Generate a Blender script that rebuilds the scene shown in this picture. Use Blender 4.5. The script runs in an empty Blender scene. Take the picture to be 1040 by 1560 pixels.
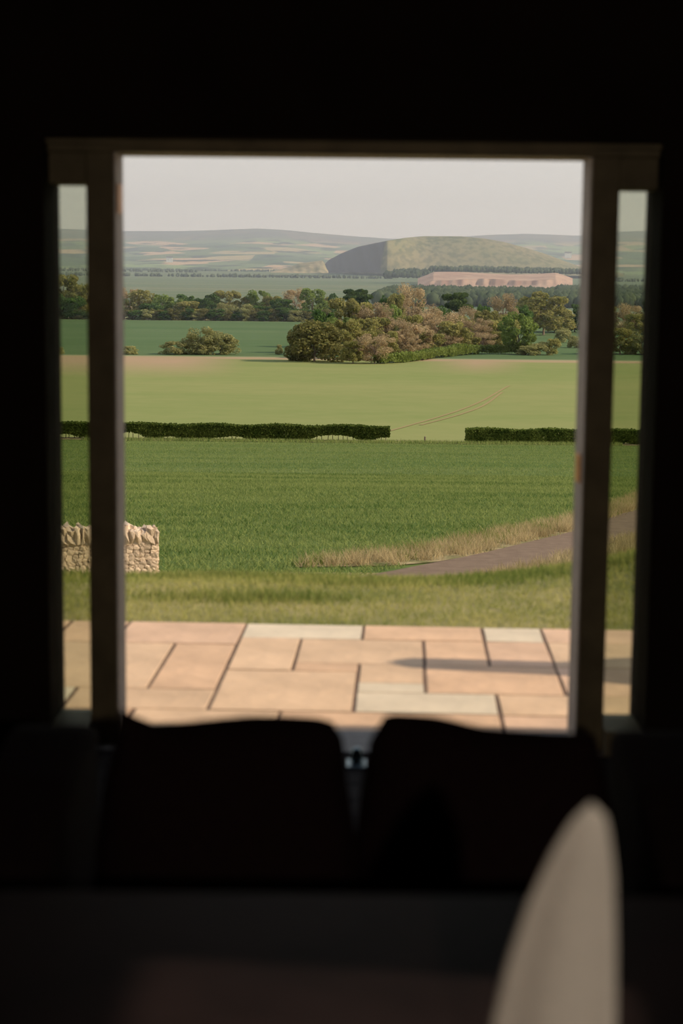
import bpy, bmesh, math, random
import numpy as np
from mathutils import Vector, Matrix

random.seed(7)
rng = np.random.default_rng(11)
scene = bpy.context.scene
C = scene.collection

# ------------------------------------------------------------------ camera
F_PX, HORIZON, ROLL, EYE = 2650.0, 425.0, math.radians(0.6), 1.6
TH = math.atan((780 - HORIZON) / F_PX)
c_, s_ = math.cos, math.sin
right = Vector((c_(ROLL), s_(ROLL) * s_(TH), s_(ROLL) * c_(TH)))
up = Vector((-s_(ROLL), c_(ROLL) * s_(TH), c_(ROLL) * c_(TH)))
fwd = Vector((0, c_(TH), -s_(TH)))
cam_data = bpy.data.cameras.new('camera')
cam = bpy.data.objects.new('camera', cam_data)
C.objects.link(cam)
cam.matrix_world = Matrix((
    (right.x, up.x, -fwd.x, 0), (right.y, up.y, -fwd.y, 0), (right.z, up.z, -fwd.z, EYE), (0, 0, 0, 1)))
cam_data.sensor_fit = 'VERTICAL'
cam_data.sensor_height = 36.0
cam_data.sensor_width = 24.0
cam_data.lens = F_PX / 1560 * 36.0
cam_data.clip_start, cam_data.clip_end = 0.05, 40000
cam_data.dof.use_dof = True
cam_data.dof.focus_distance = 150.0
cam_data.dof.aperture_fstop = 2.7
scene.camera = cam

# ------------------------------------------------------------------ sky, sun, exposure
SUN_EL, SUN_AZ = math.radians(32), math.radians(-7.5)
to_sun = Vector((c_(SUN_EL) * c_(SUN_AZ), c_(SUN_EL) * s_(SUN_AZ), s_(SUN_EL)))
world = bpy.data.worlds.new('hazy_sky')
scene.world = world
world.use_nodes = True
wn, wl = world.node_tree.nodes, world.node_tree.links
wn.clear()
w_out = wn.new('ShaderNodeOutputWorld')
w_bg = wn.new('ShaderNodeBackground')
w_tc = wn.new('ShaderNodeTexCoord')
w_sep = wn.new('ShaderNodeSeparateXYZ')
w_ramp = wn.new('ShaderNodeValToRGB')
w_ramp.color_ramp.elements[0].position = 0.0
w_ramp.color_ramp.elements[0].color = (0.745, 0.715, 0.67, 1)
w_ramp.color_ramp.elements[1].position = 0.9
w_ramp.color_ramp.elements[1].color = (0.26, 0.36, 0.52, 1)
e = w_ramp.color_ramp.elements.new(0.12)
e.color = (0.67, 0.655, 0.625, 1)
w_map = wn.new('ShaderNodeMapping')
w_map.inputs['Scale'].default_value = (3.0, 3.0, 22.0)
w_noise = wn.new('ShaderNodeTexNoise')
w_noise.inputs['Scale'].default_value = 2.2
w_noise.inputs['Detail'].default_value = 6
w_nr = wn.new('ShaderNodeMapRange')
w_nr.inputs['From Min'].default_value = 0.55
w_nr.inputs['From Max'].default_value = 0.85
w_nr.inputs['To Max'].default_value = 0.35
w_mix = wn.new('ShaderNodeMixRGB')
w_mix.inputs['Color2'].default_value = (0.80, 0.74, 0.70, 1)
wl.new(w_tc.outputs['Generated'], w_sep.inputs[0])
wl.new(w_sep.outputs['Z'], w_ramp.inputs[0])
wl.new(w_tc.outputs['Generated'], w_map.inputs[0])
wl.new(w_map.outputs[0], w_noise.inputs['Vector'])
wl.new(w_noise.outputs['Fac'], w_nr.inputs['Value'])
wl.new(w_nr.outputs[0], w_mix.inputs['Fac'])
wl.new(w_ramp.outputs[0], w_mix.inputs['Color1'])
wl.new(w_mix.outputs[0], w_bg.inputs['Color'])
w_bg.inputs['Strength'].default_value = 1.0
wl.new(w_bg.outputs[0], w_out.inputs['Surface'])

sun_d = bpy.data.lights.new('sun', 'SUN')
sun_d.energy = 4.2
sun_d.angle = math.radians(0.6)
sun_d.color = (1.0, 0.86, 0.67)
sun = bpy.data.objects.new('sun', sun_d)
C.objects.link(sun)
sun.rotation_euler = to_sun.to_track_quat('Z', 'Y').to_euler()
sun.location = (30, -4, 30)

scene.view_settings.view_transform = 'Standard'
scene.view_settings.look = 'None'
scene.view_settings.exposure = 0.14
scene.view_settings.gamma = 1.0
scene.view_settings.use_curve_mapping = False
scene.cycles.max_bounces = 8
scene.cycles.diffuse_bounces = 3
scene.cycles.transparent_max_bounces = 12
scene.cycles.volume_bounces = 0


# ------------------------------------------------------------------ helpers
def ray(px, py):
    a, b = px - 520, 780 - py
    a2, b2 = a * c_(ROLL) - b * s_(ROLL), a * s_(ROLL) + b * c_(ROLL)
    x, z = a2 / F_PX, b2 / F_PX
    return Vector((x, c_(TH) + z * s_(TH), -s_(TH) + z * c_(TH)))


def at(px, py, D):
    """point seen at a pixel, at distance D along +Y"""
    d = ray(px, py)
    return Vector((d.x / d.y * D, D, EYE + d.z / d.y * D))


PROFILE_Y = [0, 9.17, 10.6, 11.6, 13, 30, 36, 177, 390, 700, 1000, 2000, 3000, 3800, 4600]
PROFILE_Z = [-1.82, -1.82, -1.88, -2.0, -2.35, -5.55, -6.10, -16.5, -17.9, -16.4, -17.0, -12.0, 0, 14, 16]


def ground(x, y):
    z = np.interp(y, PROFILE_Y, PROFILE_Z)
    k = np.clip((np.asarray(y, float) - 9.6) / 1.5, 0, 1) * np.clip((22 - np.asarray(y, float)) / 9.0, 0, 1)
    z = z + k * 0.08 * np.clip(np.asarray(x, float) - 0.4, 0, 2.6) ** 2
    return z + EYE


def on_ground(px, py, y_min=30.0):
    d = ray(px, py)
    for y in np.geomspace(y_min, 4500, 1800):
        x = d.x / d.y * y
        z = EYE + d.z / d.y * y
        if z <= ground(x, y):
            return Vector((x, float(y), float(ground(x, y))))
    return at(px, py, 4500)


def new_mat(name):
    m = bpy.data.materials.new(name)
    m.use_nodes = True
    return m, m.node_tree.nodes, m.node_tree.links


def mat(name, col, rough=0.8, var=0.25, scale=5.0, bump=0.0, bscale=None, col2=None, metal=0.0, rnd=0.0, detail=5, spec=0.3, coord='Object'):
    """principled with noise-mixed colour, optional bump, optional per-object variation"""
    m, n, l = new_mat(name)
    b = n['Principled BSDF']
    b.inputs['Roughness'].default_value = rough
    b.inputs['Metallic'].default_value = metal
    b.inputs['Specular IOR Level'].default_value = spec
    tc = n.new('ShaderNodeTexCoord')
    no = n.new('ShaderNodeTexNoise')
    no.inputs['Scale'].default_value = scale
    no.inputs['Detail'].default_value = detail
    l.new(tc.outputs[coord], no.inputs['Vector'])
    r = n.new('ShaderNodeValToRGB')
    c2 = col2 if col2 else tuple(min(1, x * (1 + var)) for x in col)
    c1 = tuple(x * (1 - var) for x in col) if not col2 else col
    r.color_ramp.elements[0].color = (*c1, 1)
    r.color_ramp.elements[1].color = (*c2, 1)
    r.color_ramp.elements[0].position = 0.32
    r.color_ramp.elements[1].position = 0.68
    l.new(no.outputs['Fac'], r.inputs[0])
    src = r.outputs[0]
    if rnd:
        oi = n.new('ShaderNodeObjectInfo')
        mr = n.new('ShaderNodeMapRange')
        mr.inputs['To Min'].default_value = 1 - rnd
        mr.inputs['To Max'].default_value = 1 + rnd
        l.new(oi.outputs['Random'], mr.inputs['Value'])
        hs = n.new('ShaderNodeHueSaturation')
        l.new(mr.outputs[0], hs.inputs['Value'])
        l.new(src, hs.inputs['Color'])
        src = hs.outputs[0]
    l.new(src, b.inputs['Base Color'])
    if bump:
        n2 = n.new('ShaderNodeTexNoise')
        n2.inputs['Scale'].default_value = bscale or scale * 4
        n2.inputs['Detail'].default_value = 6
        l.new(tc.outputs[coord], n2.inputs['Vector'])
        bp = n.new('ShaderNodeBump')
        bp.inputs['Strength'].default_value = bump
        bp.inputs['Distance'].default_value = 0.05
        l.new(n2.outputs['Fac'], bp.inputs['Height'])
        l.new(bp.outputs[0], b.inputs['Normal'])
    return m


def leaf_mat(name, col, col2, transl=0.35, scale=0.35, rnd=0.15, stretch=None, leafy=0.35):
    m, n, l = new_mat(name)
    n.remove(n['Principled BSDF'])
    out = n['Material Output']
    tc = n.new('ShaderNodeTexCoord')
    geo = n.new('ShaderNodeNewGeometry')
    no = n.new('ShaderNodeTexNoise')
    no.inputs['Scale'].default_value = scale
    no.inputs['Detail'].default_value = 4
    mp = n.new('ShaderNodeMapping')
    if stretch:
        mp.inputs['Rotation'].default_value = (0, 0, stretch[0])
        mp.inputs['Scale'].default_value = (stretch[1], stretch[2], 0)
    l.new(geo.outputs['Position'], mp.inputs['Vector'])
    l.new(mp.outputs[0], no.inputs['Vector'])
    add = n.new('ShaderNodeMath')
    add.operation = 'MULTIPLY_ADD'
    l.new(geo.outputs['Random Per Island'], add.inputs[0])
    add.inputs[1].default_value = leafy
    l.new(no.outputs['Fac'], add.inputs[2])
    r = n.new('ShaderNodeValToRGB')
    r.color_ramp.elements[0].position = 0.42
    r.color_ramp.elements[1].position = 0.92
    r.color_ramp.elements[0].color = (*col, 1)
    r.color_ramp.elements[1].color = (*col2, 1)
    l.new(add.outputs[0], r.inputs[0])
    oi = n.new('ShaderNodeObjectInfo')
    mr = n.new('ShaderNodeMapRange')
    mr.inputs['To Min'].default_value = 1 - rnd
    mr.inputs['To Max'].default_value = 1 + rnd
    l.new(oi.outputs['Random'], mr.inputs['Value'])
    hs = n.new('ShaderNodeHueSaturation')
    l.new(mr.outputs[0], hs.inputs['Value'])
    l.new(r.outputs[0], hs.inputs['Color'])
    d = n.new('ShaderNodeBsdfDiffuse')
    t = n.new('ShaderNodeBsdfTranslucent')
    mx = n.new('ShaderNodeMixShader')
    mx.inputs[0].default_value = transl
    l.new(hs.outputs[0], d.inputs['Color'])
    l.new(hs.outputs[0], t.inputs['Color'])
    l.new(d.outputs[0], mx.inputs[1])
    l.new(t.outputs[0], mx.inputs[2])
    l.new(mx.outputs[0], out.inputs['Surface'])
    return m


def link(name, me, m=None, parent=None):
    o = bpy.data.objects.new(name, me)
    C.objects.link(o)
    if m is not None and me is not None and len(me.materials) == 0:
        me.materials.append(m)
    if parent is not None:
        o.parent = parent
    return o


def tag(o, label=None, cat=None, group=None, kind=None):
    if label:
        o['label'] = label
    if cat:
        o['category'] = cat
    if group:
        o['group'] = group
    if kind:
        o['kind'] = kind
    return o


def empty(name, loc=(0, 0, 0), rz=0.0):
    o = bpy.data.objects.new(name, None)
    C.objects.link(o)
    o.location = loc
    o.rotation_euler = (0, 0, rz)
    o.empty_display_size = 0.2
    return o


def np_mesh(name, verts, faces, smooth=False, attrs=None):
    """verts (N,3), faces (M,k) with constant k"""
    me = bpy.data.meshes.new(name)
    verts = np.asarray(verts, np.float32)
    faces = np.asarray(faces, np.int32)
    k = faces.shape[1]
    me.vertices.add(len(verts))
    me.vertices.foreach_set('co', verts.ravel())
    me.loops.add(faces.size)
    me.loops.foreach_set('vertex_index', faces.ravel())
    me.polygons.add(len(faces))
    me.polygons.foreach_set('loop_start', np.arange(0, faces.size, k, dtype=np.int32))
    me.polygons.foreach_set('loop_total', np.full(len(faces), k, np.int32))
    if smooth:
        me.polygons.foreach_set('use_smooth', np.ones(len(faces), bool))
    me.update(calc_edges=True)
    me.validate()
    for an, av in (attrs or {}).items():
        a = me.attributes.new(an, 'FLOAT', 'POINT')
        a.data.foreach_set('value', np.asarray(av, np.float32))
    return me


def grid_faces(nu, nv):
    i, j = np.meshgrid(np.arange(nu - 1), np.arange(nv - 1), indexing='ij')
    a = (i * nv + j).ravel()
    return np.stack([a, a + nv, a + nv + 1, a + 1], 1)


def bm_mesh(name, bm, smooth=False):
    me = bpy.data.meshes.new(name)
    bmesh.ops.recalc_face_normals(bm, faces=bm.faces)
    bm.to_mesh(me)
    bm.free()
    if smooth:
        for p in me.polygons:
            p.use_smooth = True
    return me


def box(bm, lo, hi, bev=0.0, seg=2, mtx=None):
    r = bmesh.ops.create_cube(bm, size=1)
    for v in r['verts']:
        v.co = Vector([lo[i] + (v.co[i] + 0.5) * (hi[i] - lo[i]) for i in range(3)])
    if bev:
        es = list({ed for v in r['verts'] for ed in v.link_edges})
        rb = bmesh.ops.bevel(bm, geom=es, offset=bev, segments=seg, profile=0.5, affect='EDGES')
        vs = list({v for f in rb['faces'] for v in f.verts})
    else:
        vs = r['verts']
    if mtx is not None:
        for v in vs:
            v.co = mtx @ v.co
    return vs


def box_obj(name, lo, hi, m, parent=None, bev=0.0, seg=2):
    bm = bmesh.new()
    box(bm, lo, hi, bev, seg)
    return link(name, bm_mesh(name, bm), m, parent)


def tube(bm, pts, radii, n=8, cap=True):
    rings = []
    for i, p in enumerate(pts):
        p = Vector(p)
        d = (Vector(pts[min(i + 1, len(pts) - 1)]) - Vector(pts[max(i - 1, 0)])).normalized()
        a = d.orthogonal().normalized() if abs(d.z) < 0.95 else Vector((1, 0, 0))
        a = (a - d * a.dot(d)).normalized()
        b = d.cross(a)
        rings.append([bm.verts.new(p + (a * math.cos(2 * math.pi * k / n) + b * math.sin(2 * math.pi * k / n)) * radii[i]) for k in range(n)])
    for r0, r1 in zip(rings, rings[1:]):
        for k in range(n):
            bm.faces.new((r0[k], r0[(k + 1) % n], r1[(k + 1) % n], r1[k]))
    if cap:
        bm.faces.new(rings[0][::-1])
        bm.faces.new(rings[-1])


def lathe(bm, prof, n=20, c=(0, 0)):
    rings = [[bm.verts.new((c[0] + r * math.cos(2 * math.pi * k / n), c[1] + r * math.sin(2 * math.pi * k / n), z)) for k in range(n)] for r, z in prof]
    for r0, r1 in zip(rings, rings[1:]):
        for k in range(n):
            bm.faces.new((r0[k], r0[(k + 1) % n], r1[(k + 1) % n], r1[k]))
    bm.faces.new(rings[0][::-1])
    bm.faces.new(rings[-1])


def struct(name, me, m, parent=None):
    o = link(name, me, m, parent)
    if parent is None:
        o['kind'] = 'structure'
    return o


# ------------------------------------------------------------------ materials
M = {}
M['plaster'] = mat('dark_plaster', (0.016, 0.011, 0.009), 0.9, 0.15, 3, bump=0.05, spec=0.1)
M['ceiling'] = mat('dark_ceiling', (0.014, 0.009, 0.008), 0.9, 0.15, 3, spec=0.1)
M['frame'] = mat('dark_stained_frame', (0.16, 0.135, 0.085), 0.6, 0.2, 9, bump=0.03)
M['reveal'] = mat('lit_grey_jamb', (0.34, 0.29, 0.25), 0.7, 0.12, 12, bump=0.03)  # paler than the frame: daylight on the reveal is put into the colour
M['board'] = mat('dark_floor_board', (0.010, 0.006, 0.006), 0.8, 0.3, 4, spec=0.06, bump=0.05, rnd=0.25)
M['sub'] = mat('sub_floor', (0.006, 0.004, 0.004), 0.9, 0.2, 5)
M['threshold'] = mat('grey_threshold', (0.16, 0.14, 0.125), 0.6, 0.2, 14, bump=0.05)
M['render'] = mat('exterior_render', (0.52, 0.47, 0.40), 0.9, 0.1, 3, bump=0.1)
M['brass'] = mat('aged_brass', (0.55, 0.26, 0.09), 0.4, 0.2, 20, metal=0.6)
M['steel'] = mat('blue_grey_steel', (0.22, 0.29, 0.30), 0.35, 0.15, 20, metal=0.7)
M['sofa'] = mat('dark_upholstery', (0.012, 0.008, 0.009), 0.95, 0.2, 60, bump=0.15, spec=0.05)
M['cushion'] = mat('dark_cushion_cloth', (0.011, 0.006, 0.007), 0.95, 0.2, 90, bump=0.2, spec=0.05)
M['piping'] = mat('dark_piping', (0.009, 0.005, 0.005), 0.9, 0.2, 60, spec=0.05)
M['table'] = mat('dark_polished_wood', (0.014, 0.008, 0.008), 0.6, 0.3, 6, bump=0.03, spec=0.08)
M['linen'] = mat('oatmeal_linen', (0.20, 0.185, 0.18), 0.95, 0.08, 120, bump=0.15, spec=0.05)
M['mortar'] = mat('brown_mortar', (0.15, 0.09, 0.06), 0.95, 0.3, 12, bump=0.2)
SLABS = [
    mat('peach_sandstone', (0.675, 0.432, 0.268), 0.85, 0.13, 2.6, bump=0.25, bscale=9, rnd=0.05),
    mat('buff_sandstone', (0.66, 0.445, 0.28), 0.85, 0.13, 2.2, bump=0.25, bscale=9, rnd=0.05),
    mat('rosy_sandstone', (0.665, 0.43, 0.282), 0.85, 0.12, 2.8, bump=0.25, bscale=9, rnd=0.05),
    mat('pale_grey_sandstone', (0.69, 0.56, 0.40), 0.85, 0.09, 3.0, bump=0.2, bscale=9, rnd=0.04),
]
M['trunk'] = mat('bark', (0.17, 0.13, 0.095), 0.95, 0.3, 2, bump=0.2)
M['twig'] = mat('pale_bark', (0.26, 0.19, 0.14), 0.95, 0.25, 2)
LEAF = {
    'g': leaf_mat('fresh_green_leaves', (0.13, 0.20, 0.045), (0.30, 0.37, 0.10), 0.45),
    'o': leaf_mat('olive_budding_leaves', (0.198, 0.210, 0.060), (0.456, 0.402, 0.144), 0.45),
    'b': leaf_mat('tan_brown_twigs', (0.33, 0.255, 0.135), (0.58, 0.44, 0.26), 0.45),
    'd': leaf_mat('dark_green_leaves', (0.048, 0.102, 0.026), (0.144, 0.228, 0.054), 0.4),
    'p': leaf_mat('dark_pine_needles', (0.034, 0.070, 0.026), (0.120, 0.162, 0.048), 0.3),
    'w': leaf_mat('grey_green_shrub_leaves', (0.228, 0.246, 0.090), (0.504, 0.468, 0.204), 0.45),
    'u': leaf_mat('dark_bronze_leaves', (0.114, 0.120, 0.034), (0.276, 0.246, 0.090), 0.4),
    'h': leaf_mat('clipped_hedge_leaves', (0.042, 0.070, 0.014), (0.156, 0.192, 0.042), 0.35, 0.6),
    'e': leaf_mat('bright_undergrowth_leaves', (0.10, 0.135, 0.028), (0.24, 0.285, 0.075), 0.45, 0.5),
}


# ------------------------------------------------------------------ the room
def mid_x(p, q, D):
    return 0.5 * (at(*p, D).x + at(*q, D).x)


FZ = -0.05                  # finished floor level
Y0, Y1 = 6.0, 6.22           # inner and outer faces of the door frame
X_OL = mid_x((72, 285), (82, 1100), Y0)
X_ML0 = mid_x((133, 285), (136, 1100), Y0)
X_ML1 = mid_x((175, 250), (178, 1090), Y0)
X_MR0 = mid_x((898, 245), (882, 1110), Y0)
X_MR1 = mid_x((941, 290), (921, 1108), Y0)
X_OR = mid_x((1005, 290), (975, 1108), Y0)
Z_HEAD = at(530, 242, Y1).z
Z_TOP = at(530, 214, Y0).z
Z_SL_TOP = 0.5 * (at(100, 284, Y0 + .1).z + at(970, 287, Y0 + .1).z)
Z_SL_BOT = 0.5 * (at(108, 1101, Y0).z + at(948, 1108, Y0).z)
CEIL = 2.65

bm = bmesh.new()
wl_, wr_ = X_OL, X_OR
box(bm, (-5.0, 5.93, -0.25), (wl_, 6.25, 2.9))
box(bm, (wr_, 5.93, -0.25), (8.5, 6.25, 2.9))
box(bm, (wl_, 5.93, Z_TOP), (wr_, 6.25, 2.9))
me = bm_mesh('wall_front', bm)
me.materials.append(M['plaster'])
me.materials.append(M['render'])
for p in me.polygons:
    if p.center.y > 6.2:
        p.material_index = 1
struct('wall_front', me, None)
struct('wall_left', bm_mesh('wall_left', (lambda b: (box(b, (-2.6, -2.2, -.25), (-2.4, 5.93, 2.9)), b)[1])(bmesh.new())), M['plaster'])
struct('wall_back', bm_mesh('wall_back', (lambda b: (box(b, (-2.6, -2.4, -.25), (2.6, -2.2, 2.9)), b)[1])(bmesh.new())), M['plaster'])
# right wall with an added high window, out of view, to let a sun beam in
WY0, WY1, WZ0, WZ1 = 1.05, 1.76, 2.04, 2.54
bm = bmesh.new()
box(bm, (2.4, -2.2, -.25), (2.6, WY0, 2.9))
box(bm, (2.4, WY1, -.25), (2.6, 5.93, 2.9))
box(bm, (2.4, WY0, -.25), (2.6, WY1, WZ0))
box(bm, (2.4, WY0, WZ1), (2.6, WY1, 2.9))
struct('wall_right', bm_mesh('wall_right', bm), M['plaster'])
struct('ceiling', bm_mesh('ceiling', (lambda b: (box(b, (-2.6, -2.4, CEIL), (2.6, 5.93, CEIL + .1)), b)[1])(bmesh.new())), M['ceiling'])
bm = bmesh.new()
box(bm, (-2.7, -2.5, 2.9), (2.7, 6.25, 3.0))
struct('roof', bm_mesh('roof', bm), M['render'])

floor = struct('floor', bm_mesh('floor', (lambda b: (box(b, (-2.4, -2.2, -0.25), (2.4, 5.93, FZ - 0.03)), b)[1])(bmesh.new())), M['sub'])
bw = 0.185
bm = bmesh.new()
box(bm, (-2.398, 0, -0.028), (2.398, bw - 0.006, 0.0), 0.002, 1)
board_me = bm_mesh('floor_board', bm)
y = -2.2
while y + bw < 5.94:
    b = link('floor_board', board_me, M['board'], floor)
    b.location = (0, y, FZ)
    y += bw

# door frame with mullions, head, threshold
trim = empty('trim_1', (0.02, 6.11, 0))
trim['kind'] = 'structure'


def tpart(name, lo, hi, m, bev=0.004):
    o = box_obj(name, lo, hi, m, None, bev)
    o.parent = trim
    o.matrix_parent_inverse = Matrix.Translation(-Vector(trim.location))
    return o


tpart('mullion', (X_ML0, Y0, FZ), (X_ML1 - 0.004, Y1, Z_HEAD), M['frame'])
tpart('lit_jamb_lining', (X_ML1 - 0.004, Y0 + 0.004, FZ + .007), (X_ML1 + 0.003, Y1 - 0.002, Z_HEAD), M['reveal'], 0.001)  # thin strip carrying the painted daylight of the reveal
tpart('mullion', (X_MR0 + 0.004, Y0, FZ), (X_MR1, Y1, Z_HEAD), M['frame'])
tpart('lit_jamb_lining', (X_MR0 - 0.003, Y0 + 0.004, FZ + .007), (X_MR0 + 0.004, Y1 - 0.002, Z_HEAD), M['reveal'], 0.001)
tpart('door_head', (X_OL, Y0, Z_HEAD), (X_OR, Y1, Z_TOP - 0.012), M['frame'])
tpart('head_bead', (X_OL, Y0 - 0.03, Z_TOP - 0.022), (X_OR, Y0, Z_TOP - 0.003), M['frame'], 0.003)
th = tpart('threshold', (X_ML0, 5.935, -0.2), (X_MR1, 6.235, FZ + 0.006), M['threshold'], 0.005)
tpart('threshold_step', (X_ML0 - .1, 6.252, -0.21), (X_MR1 + .1, 6.40, -0.115), M['threshold'], 0.008)
zc = at(876, 712, Y0 + .1).z
tpart('hinge', (X_MR0 - 0.012, Y0 + 0.05, zc - 0.05), (X_MR0 - 0.003, Y0 + 0.14, zc + 0.05), M['brass'], 0.002)
zc = at(182, 303, Y0 + .1).z
tpart('hinge', (X_ML1 + 0.003, Y0 + 0.05, zc - 0.05), (X_ML1 + 0.010, Y0 + 0.14, zc + 0.05), M['brass'], 0.002)

# sidelights
m, n, l = new_mat('tinted_pane')
n.remove(n['Principled BSDF'])
gt, gg, gm = n.new('ShaderNodeBsdfTransparent'), n.new('ShaderNodeBsdfGlossy'), n.new('ShaderNodeMixShader')
gt.inputs['Color'].default_value = (0.80, 0.82, 0.75, 1)
gg.inputs['Roughness'].default_value = 0.05
fr = n.new('ShaderNodeFresnel')
fr.inputs['IOR'].default_value = 1.45
l.new(fr.outputs[0], gm.inputs[0])
l.new(gt.outputs[0], gm.inputs[1])
l.new(gg.outputs[0], gm.inputs[2])
l.new(gm.outputs[0], n['Material Output'].inputs['Surface'])
M['pane'] = m
m2 = m.copy()
m2.name = 'clear_pane'
for nd in m2.node_tree.nodes:
    if nd.type == 'BSDF_TRANSPARENT':
        nd.inputs['Color'].default_value = (0.95, 0.95, 0.93, 1)
M['clear'] = m2
for i, (a, b_) in enumerate(((X_OL, X_ML0), (X_MR1, X_OR))):
    w = empty('window_%d' % (i + 1), ((a + b_) / 2, 6.1, 0))
    w['kind'] = 'structure'
    for nm, lo, hi, mm in (
            ('top_rail', (a, 6.03, Z_SL_TOP), (b_, 6.20, Z_HEAD), M['frame']),
            ('bottom_rail', (a, 5.94, -0.2), (b_, 6.20, Z_SL_BOT), M['frame']),
            ('pane', (a, 6.105, Z_SL_BOT), (b_, 6.111, Z_SL_TOP), M['pane'])):
        o = box_obj(nm, lo, hi, mm, w, 0.002 if nm != 'pane' else 0)
        o.matrix_parent_inverse = Matrix.Translation(-Vector(w.location))
w3 = empty('window_3', (2.5, (WY0 + WY1) / 2, WZ0))  # added unseen window, there only to admit the sun beam
w3['kind'] = 'structure'
o = box_obj('pane', (2.5, WY0, WZ0), (2.506, WY1, WZ1), M['clear'], w3)
o.matrix_parent_inverse = Matrix.Translation(-Vector(w3.location))
for lo, hi in (((2.48, WY0, WZ0), (2.53, WY0 + .02, WZ1)), ((2.48, WY1 - .02, WZ0), (2.53, WY1, WZ1)),
               ((2.48, WY0, WZ0), (2.53, WY1, WZ0 + .02)), ((2.48, WY0, WZ1 - .02), (2.53, WY1, WZ1))):
    o = box_obj('frame_bar', lo, hi, M['frame'], w3)
    o.matrix_parent_inverse = Matrix.Translation(-Vector(w3.location))

# small steel floor bolt in front of the threshold
p = at(543, 1168, 5.78)
fb = empty('floor_bolt', (p.x, 5.80, FZ))
tag(fb, 'small blue-grey steel floor bolt on the boards by the door threshold', 'bolt')
box_obj('plate', (-0.035, -0.05, 0.0), (0.035, 0.05, 0.006), M['steel'], fb, 0.002)
bm = bmesh.new()
lathe(bm, [(0.020, 0.006), (0.020, 0.04), (0.016, 0.055), (0.008, 0.06)], 14)
link('knob', bm_mesh('knob', bm, True), M['steel'], fb)

# ------------------------------------------------------------------ sofa and cushions
sofa = empty('sofa', (0.03, 3.1, FZ))
tag(sofa, 'low-backed dark upholstered two-seat sofa with raised arms before the open doorway', 'sofa')
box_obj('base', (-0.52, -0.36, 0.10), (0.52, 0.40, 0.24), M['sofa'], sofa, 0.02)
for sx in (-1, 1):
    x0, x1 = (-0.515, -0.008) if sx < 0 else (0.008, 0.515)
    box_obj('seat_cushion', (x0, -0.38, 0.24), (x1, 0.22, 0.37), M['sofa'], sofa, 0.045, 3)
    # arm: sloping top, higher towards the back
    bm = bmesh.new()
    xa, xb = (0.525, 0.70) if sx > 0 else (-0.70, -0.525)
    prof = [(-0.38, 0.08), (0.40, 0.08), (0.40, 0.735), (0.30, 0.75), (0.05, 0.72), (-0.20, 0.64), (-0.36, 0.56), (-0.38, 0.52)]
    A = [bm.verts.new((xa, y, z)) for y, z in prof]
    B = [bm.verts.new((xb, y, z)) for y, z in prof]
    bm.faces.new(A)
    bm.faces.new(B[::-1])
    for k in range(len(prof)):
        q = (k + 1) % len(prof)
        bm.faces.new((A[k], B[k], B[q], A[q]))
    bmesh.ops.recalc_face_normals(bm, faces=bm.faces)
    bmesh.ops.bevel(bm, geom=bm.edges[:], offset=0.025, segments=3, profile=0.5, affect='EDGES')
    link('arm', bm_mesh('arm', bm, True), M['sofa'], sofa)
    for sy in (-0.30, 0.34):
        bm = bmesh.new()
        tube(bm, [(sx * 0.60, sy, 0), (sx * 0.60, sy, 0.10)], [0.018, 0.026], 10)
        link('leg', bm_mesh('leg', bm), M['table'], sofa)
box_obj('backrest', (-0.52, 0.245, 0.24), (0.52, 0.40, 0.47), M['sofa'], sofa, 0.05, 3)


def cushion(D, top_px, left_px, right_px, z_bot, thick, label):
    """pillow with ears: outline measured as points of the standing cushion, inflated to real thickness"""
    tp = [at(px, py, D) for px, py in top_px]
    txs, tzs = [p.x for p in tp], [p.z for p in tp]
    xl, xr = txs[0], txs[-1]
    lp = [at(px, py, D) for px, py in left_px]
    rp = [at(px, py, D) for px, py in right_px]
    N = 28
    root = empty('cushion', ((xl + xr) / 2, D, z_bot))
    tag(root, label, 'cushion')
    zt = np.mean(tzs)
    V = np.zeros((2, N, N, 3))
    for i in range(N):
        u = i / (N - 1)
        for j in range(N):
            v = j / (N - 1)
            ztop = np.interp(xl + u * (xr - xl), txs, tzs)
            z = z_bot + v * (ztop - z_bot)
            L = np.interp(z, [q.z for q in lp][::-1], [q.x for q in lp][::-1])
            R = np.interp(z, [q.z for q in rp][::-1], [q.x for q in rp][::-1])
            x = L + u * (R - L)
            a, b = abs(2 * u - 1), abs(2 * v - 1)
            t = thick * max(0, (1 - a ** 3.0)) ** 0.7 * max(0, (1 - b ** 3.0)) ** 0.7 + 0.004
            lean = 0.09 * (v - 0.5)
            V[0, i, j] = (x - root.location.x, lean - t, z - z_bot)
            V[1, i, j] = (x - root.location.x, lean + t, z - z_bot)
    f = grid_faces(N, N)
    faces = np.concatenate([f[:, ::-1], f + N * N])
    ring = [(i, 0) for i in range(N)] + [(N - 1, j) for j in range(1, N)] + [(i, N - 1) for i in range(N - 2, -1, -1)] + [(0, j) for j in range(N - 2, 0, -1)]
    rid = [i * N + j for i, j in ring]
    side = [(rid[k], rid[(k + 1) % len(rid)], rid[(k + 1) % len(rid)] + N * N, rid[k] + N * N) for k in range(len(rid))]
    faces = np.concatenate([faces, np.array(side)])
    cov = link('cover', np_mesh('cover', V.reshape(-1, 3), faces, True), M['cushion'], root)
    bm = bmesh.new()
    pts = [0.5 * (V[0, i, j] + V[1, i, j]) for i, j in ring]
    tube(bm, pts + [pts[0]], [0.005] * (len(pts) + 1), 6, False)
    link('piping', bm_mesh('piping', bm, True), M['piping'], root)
    return root


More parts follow.
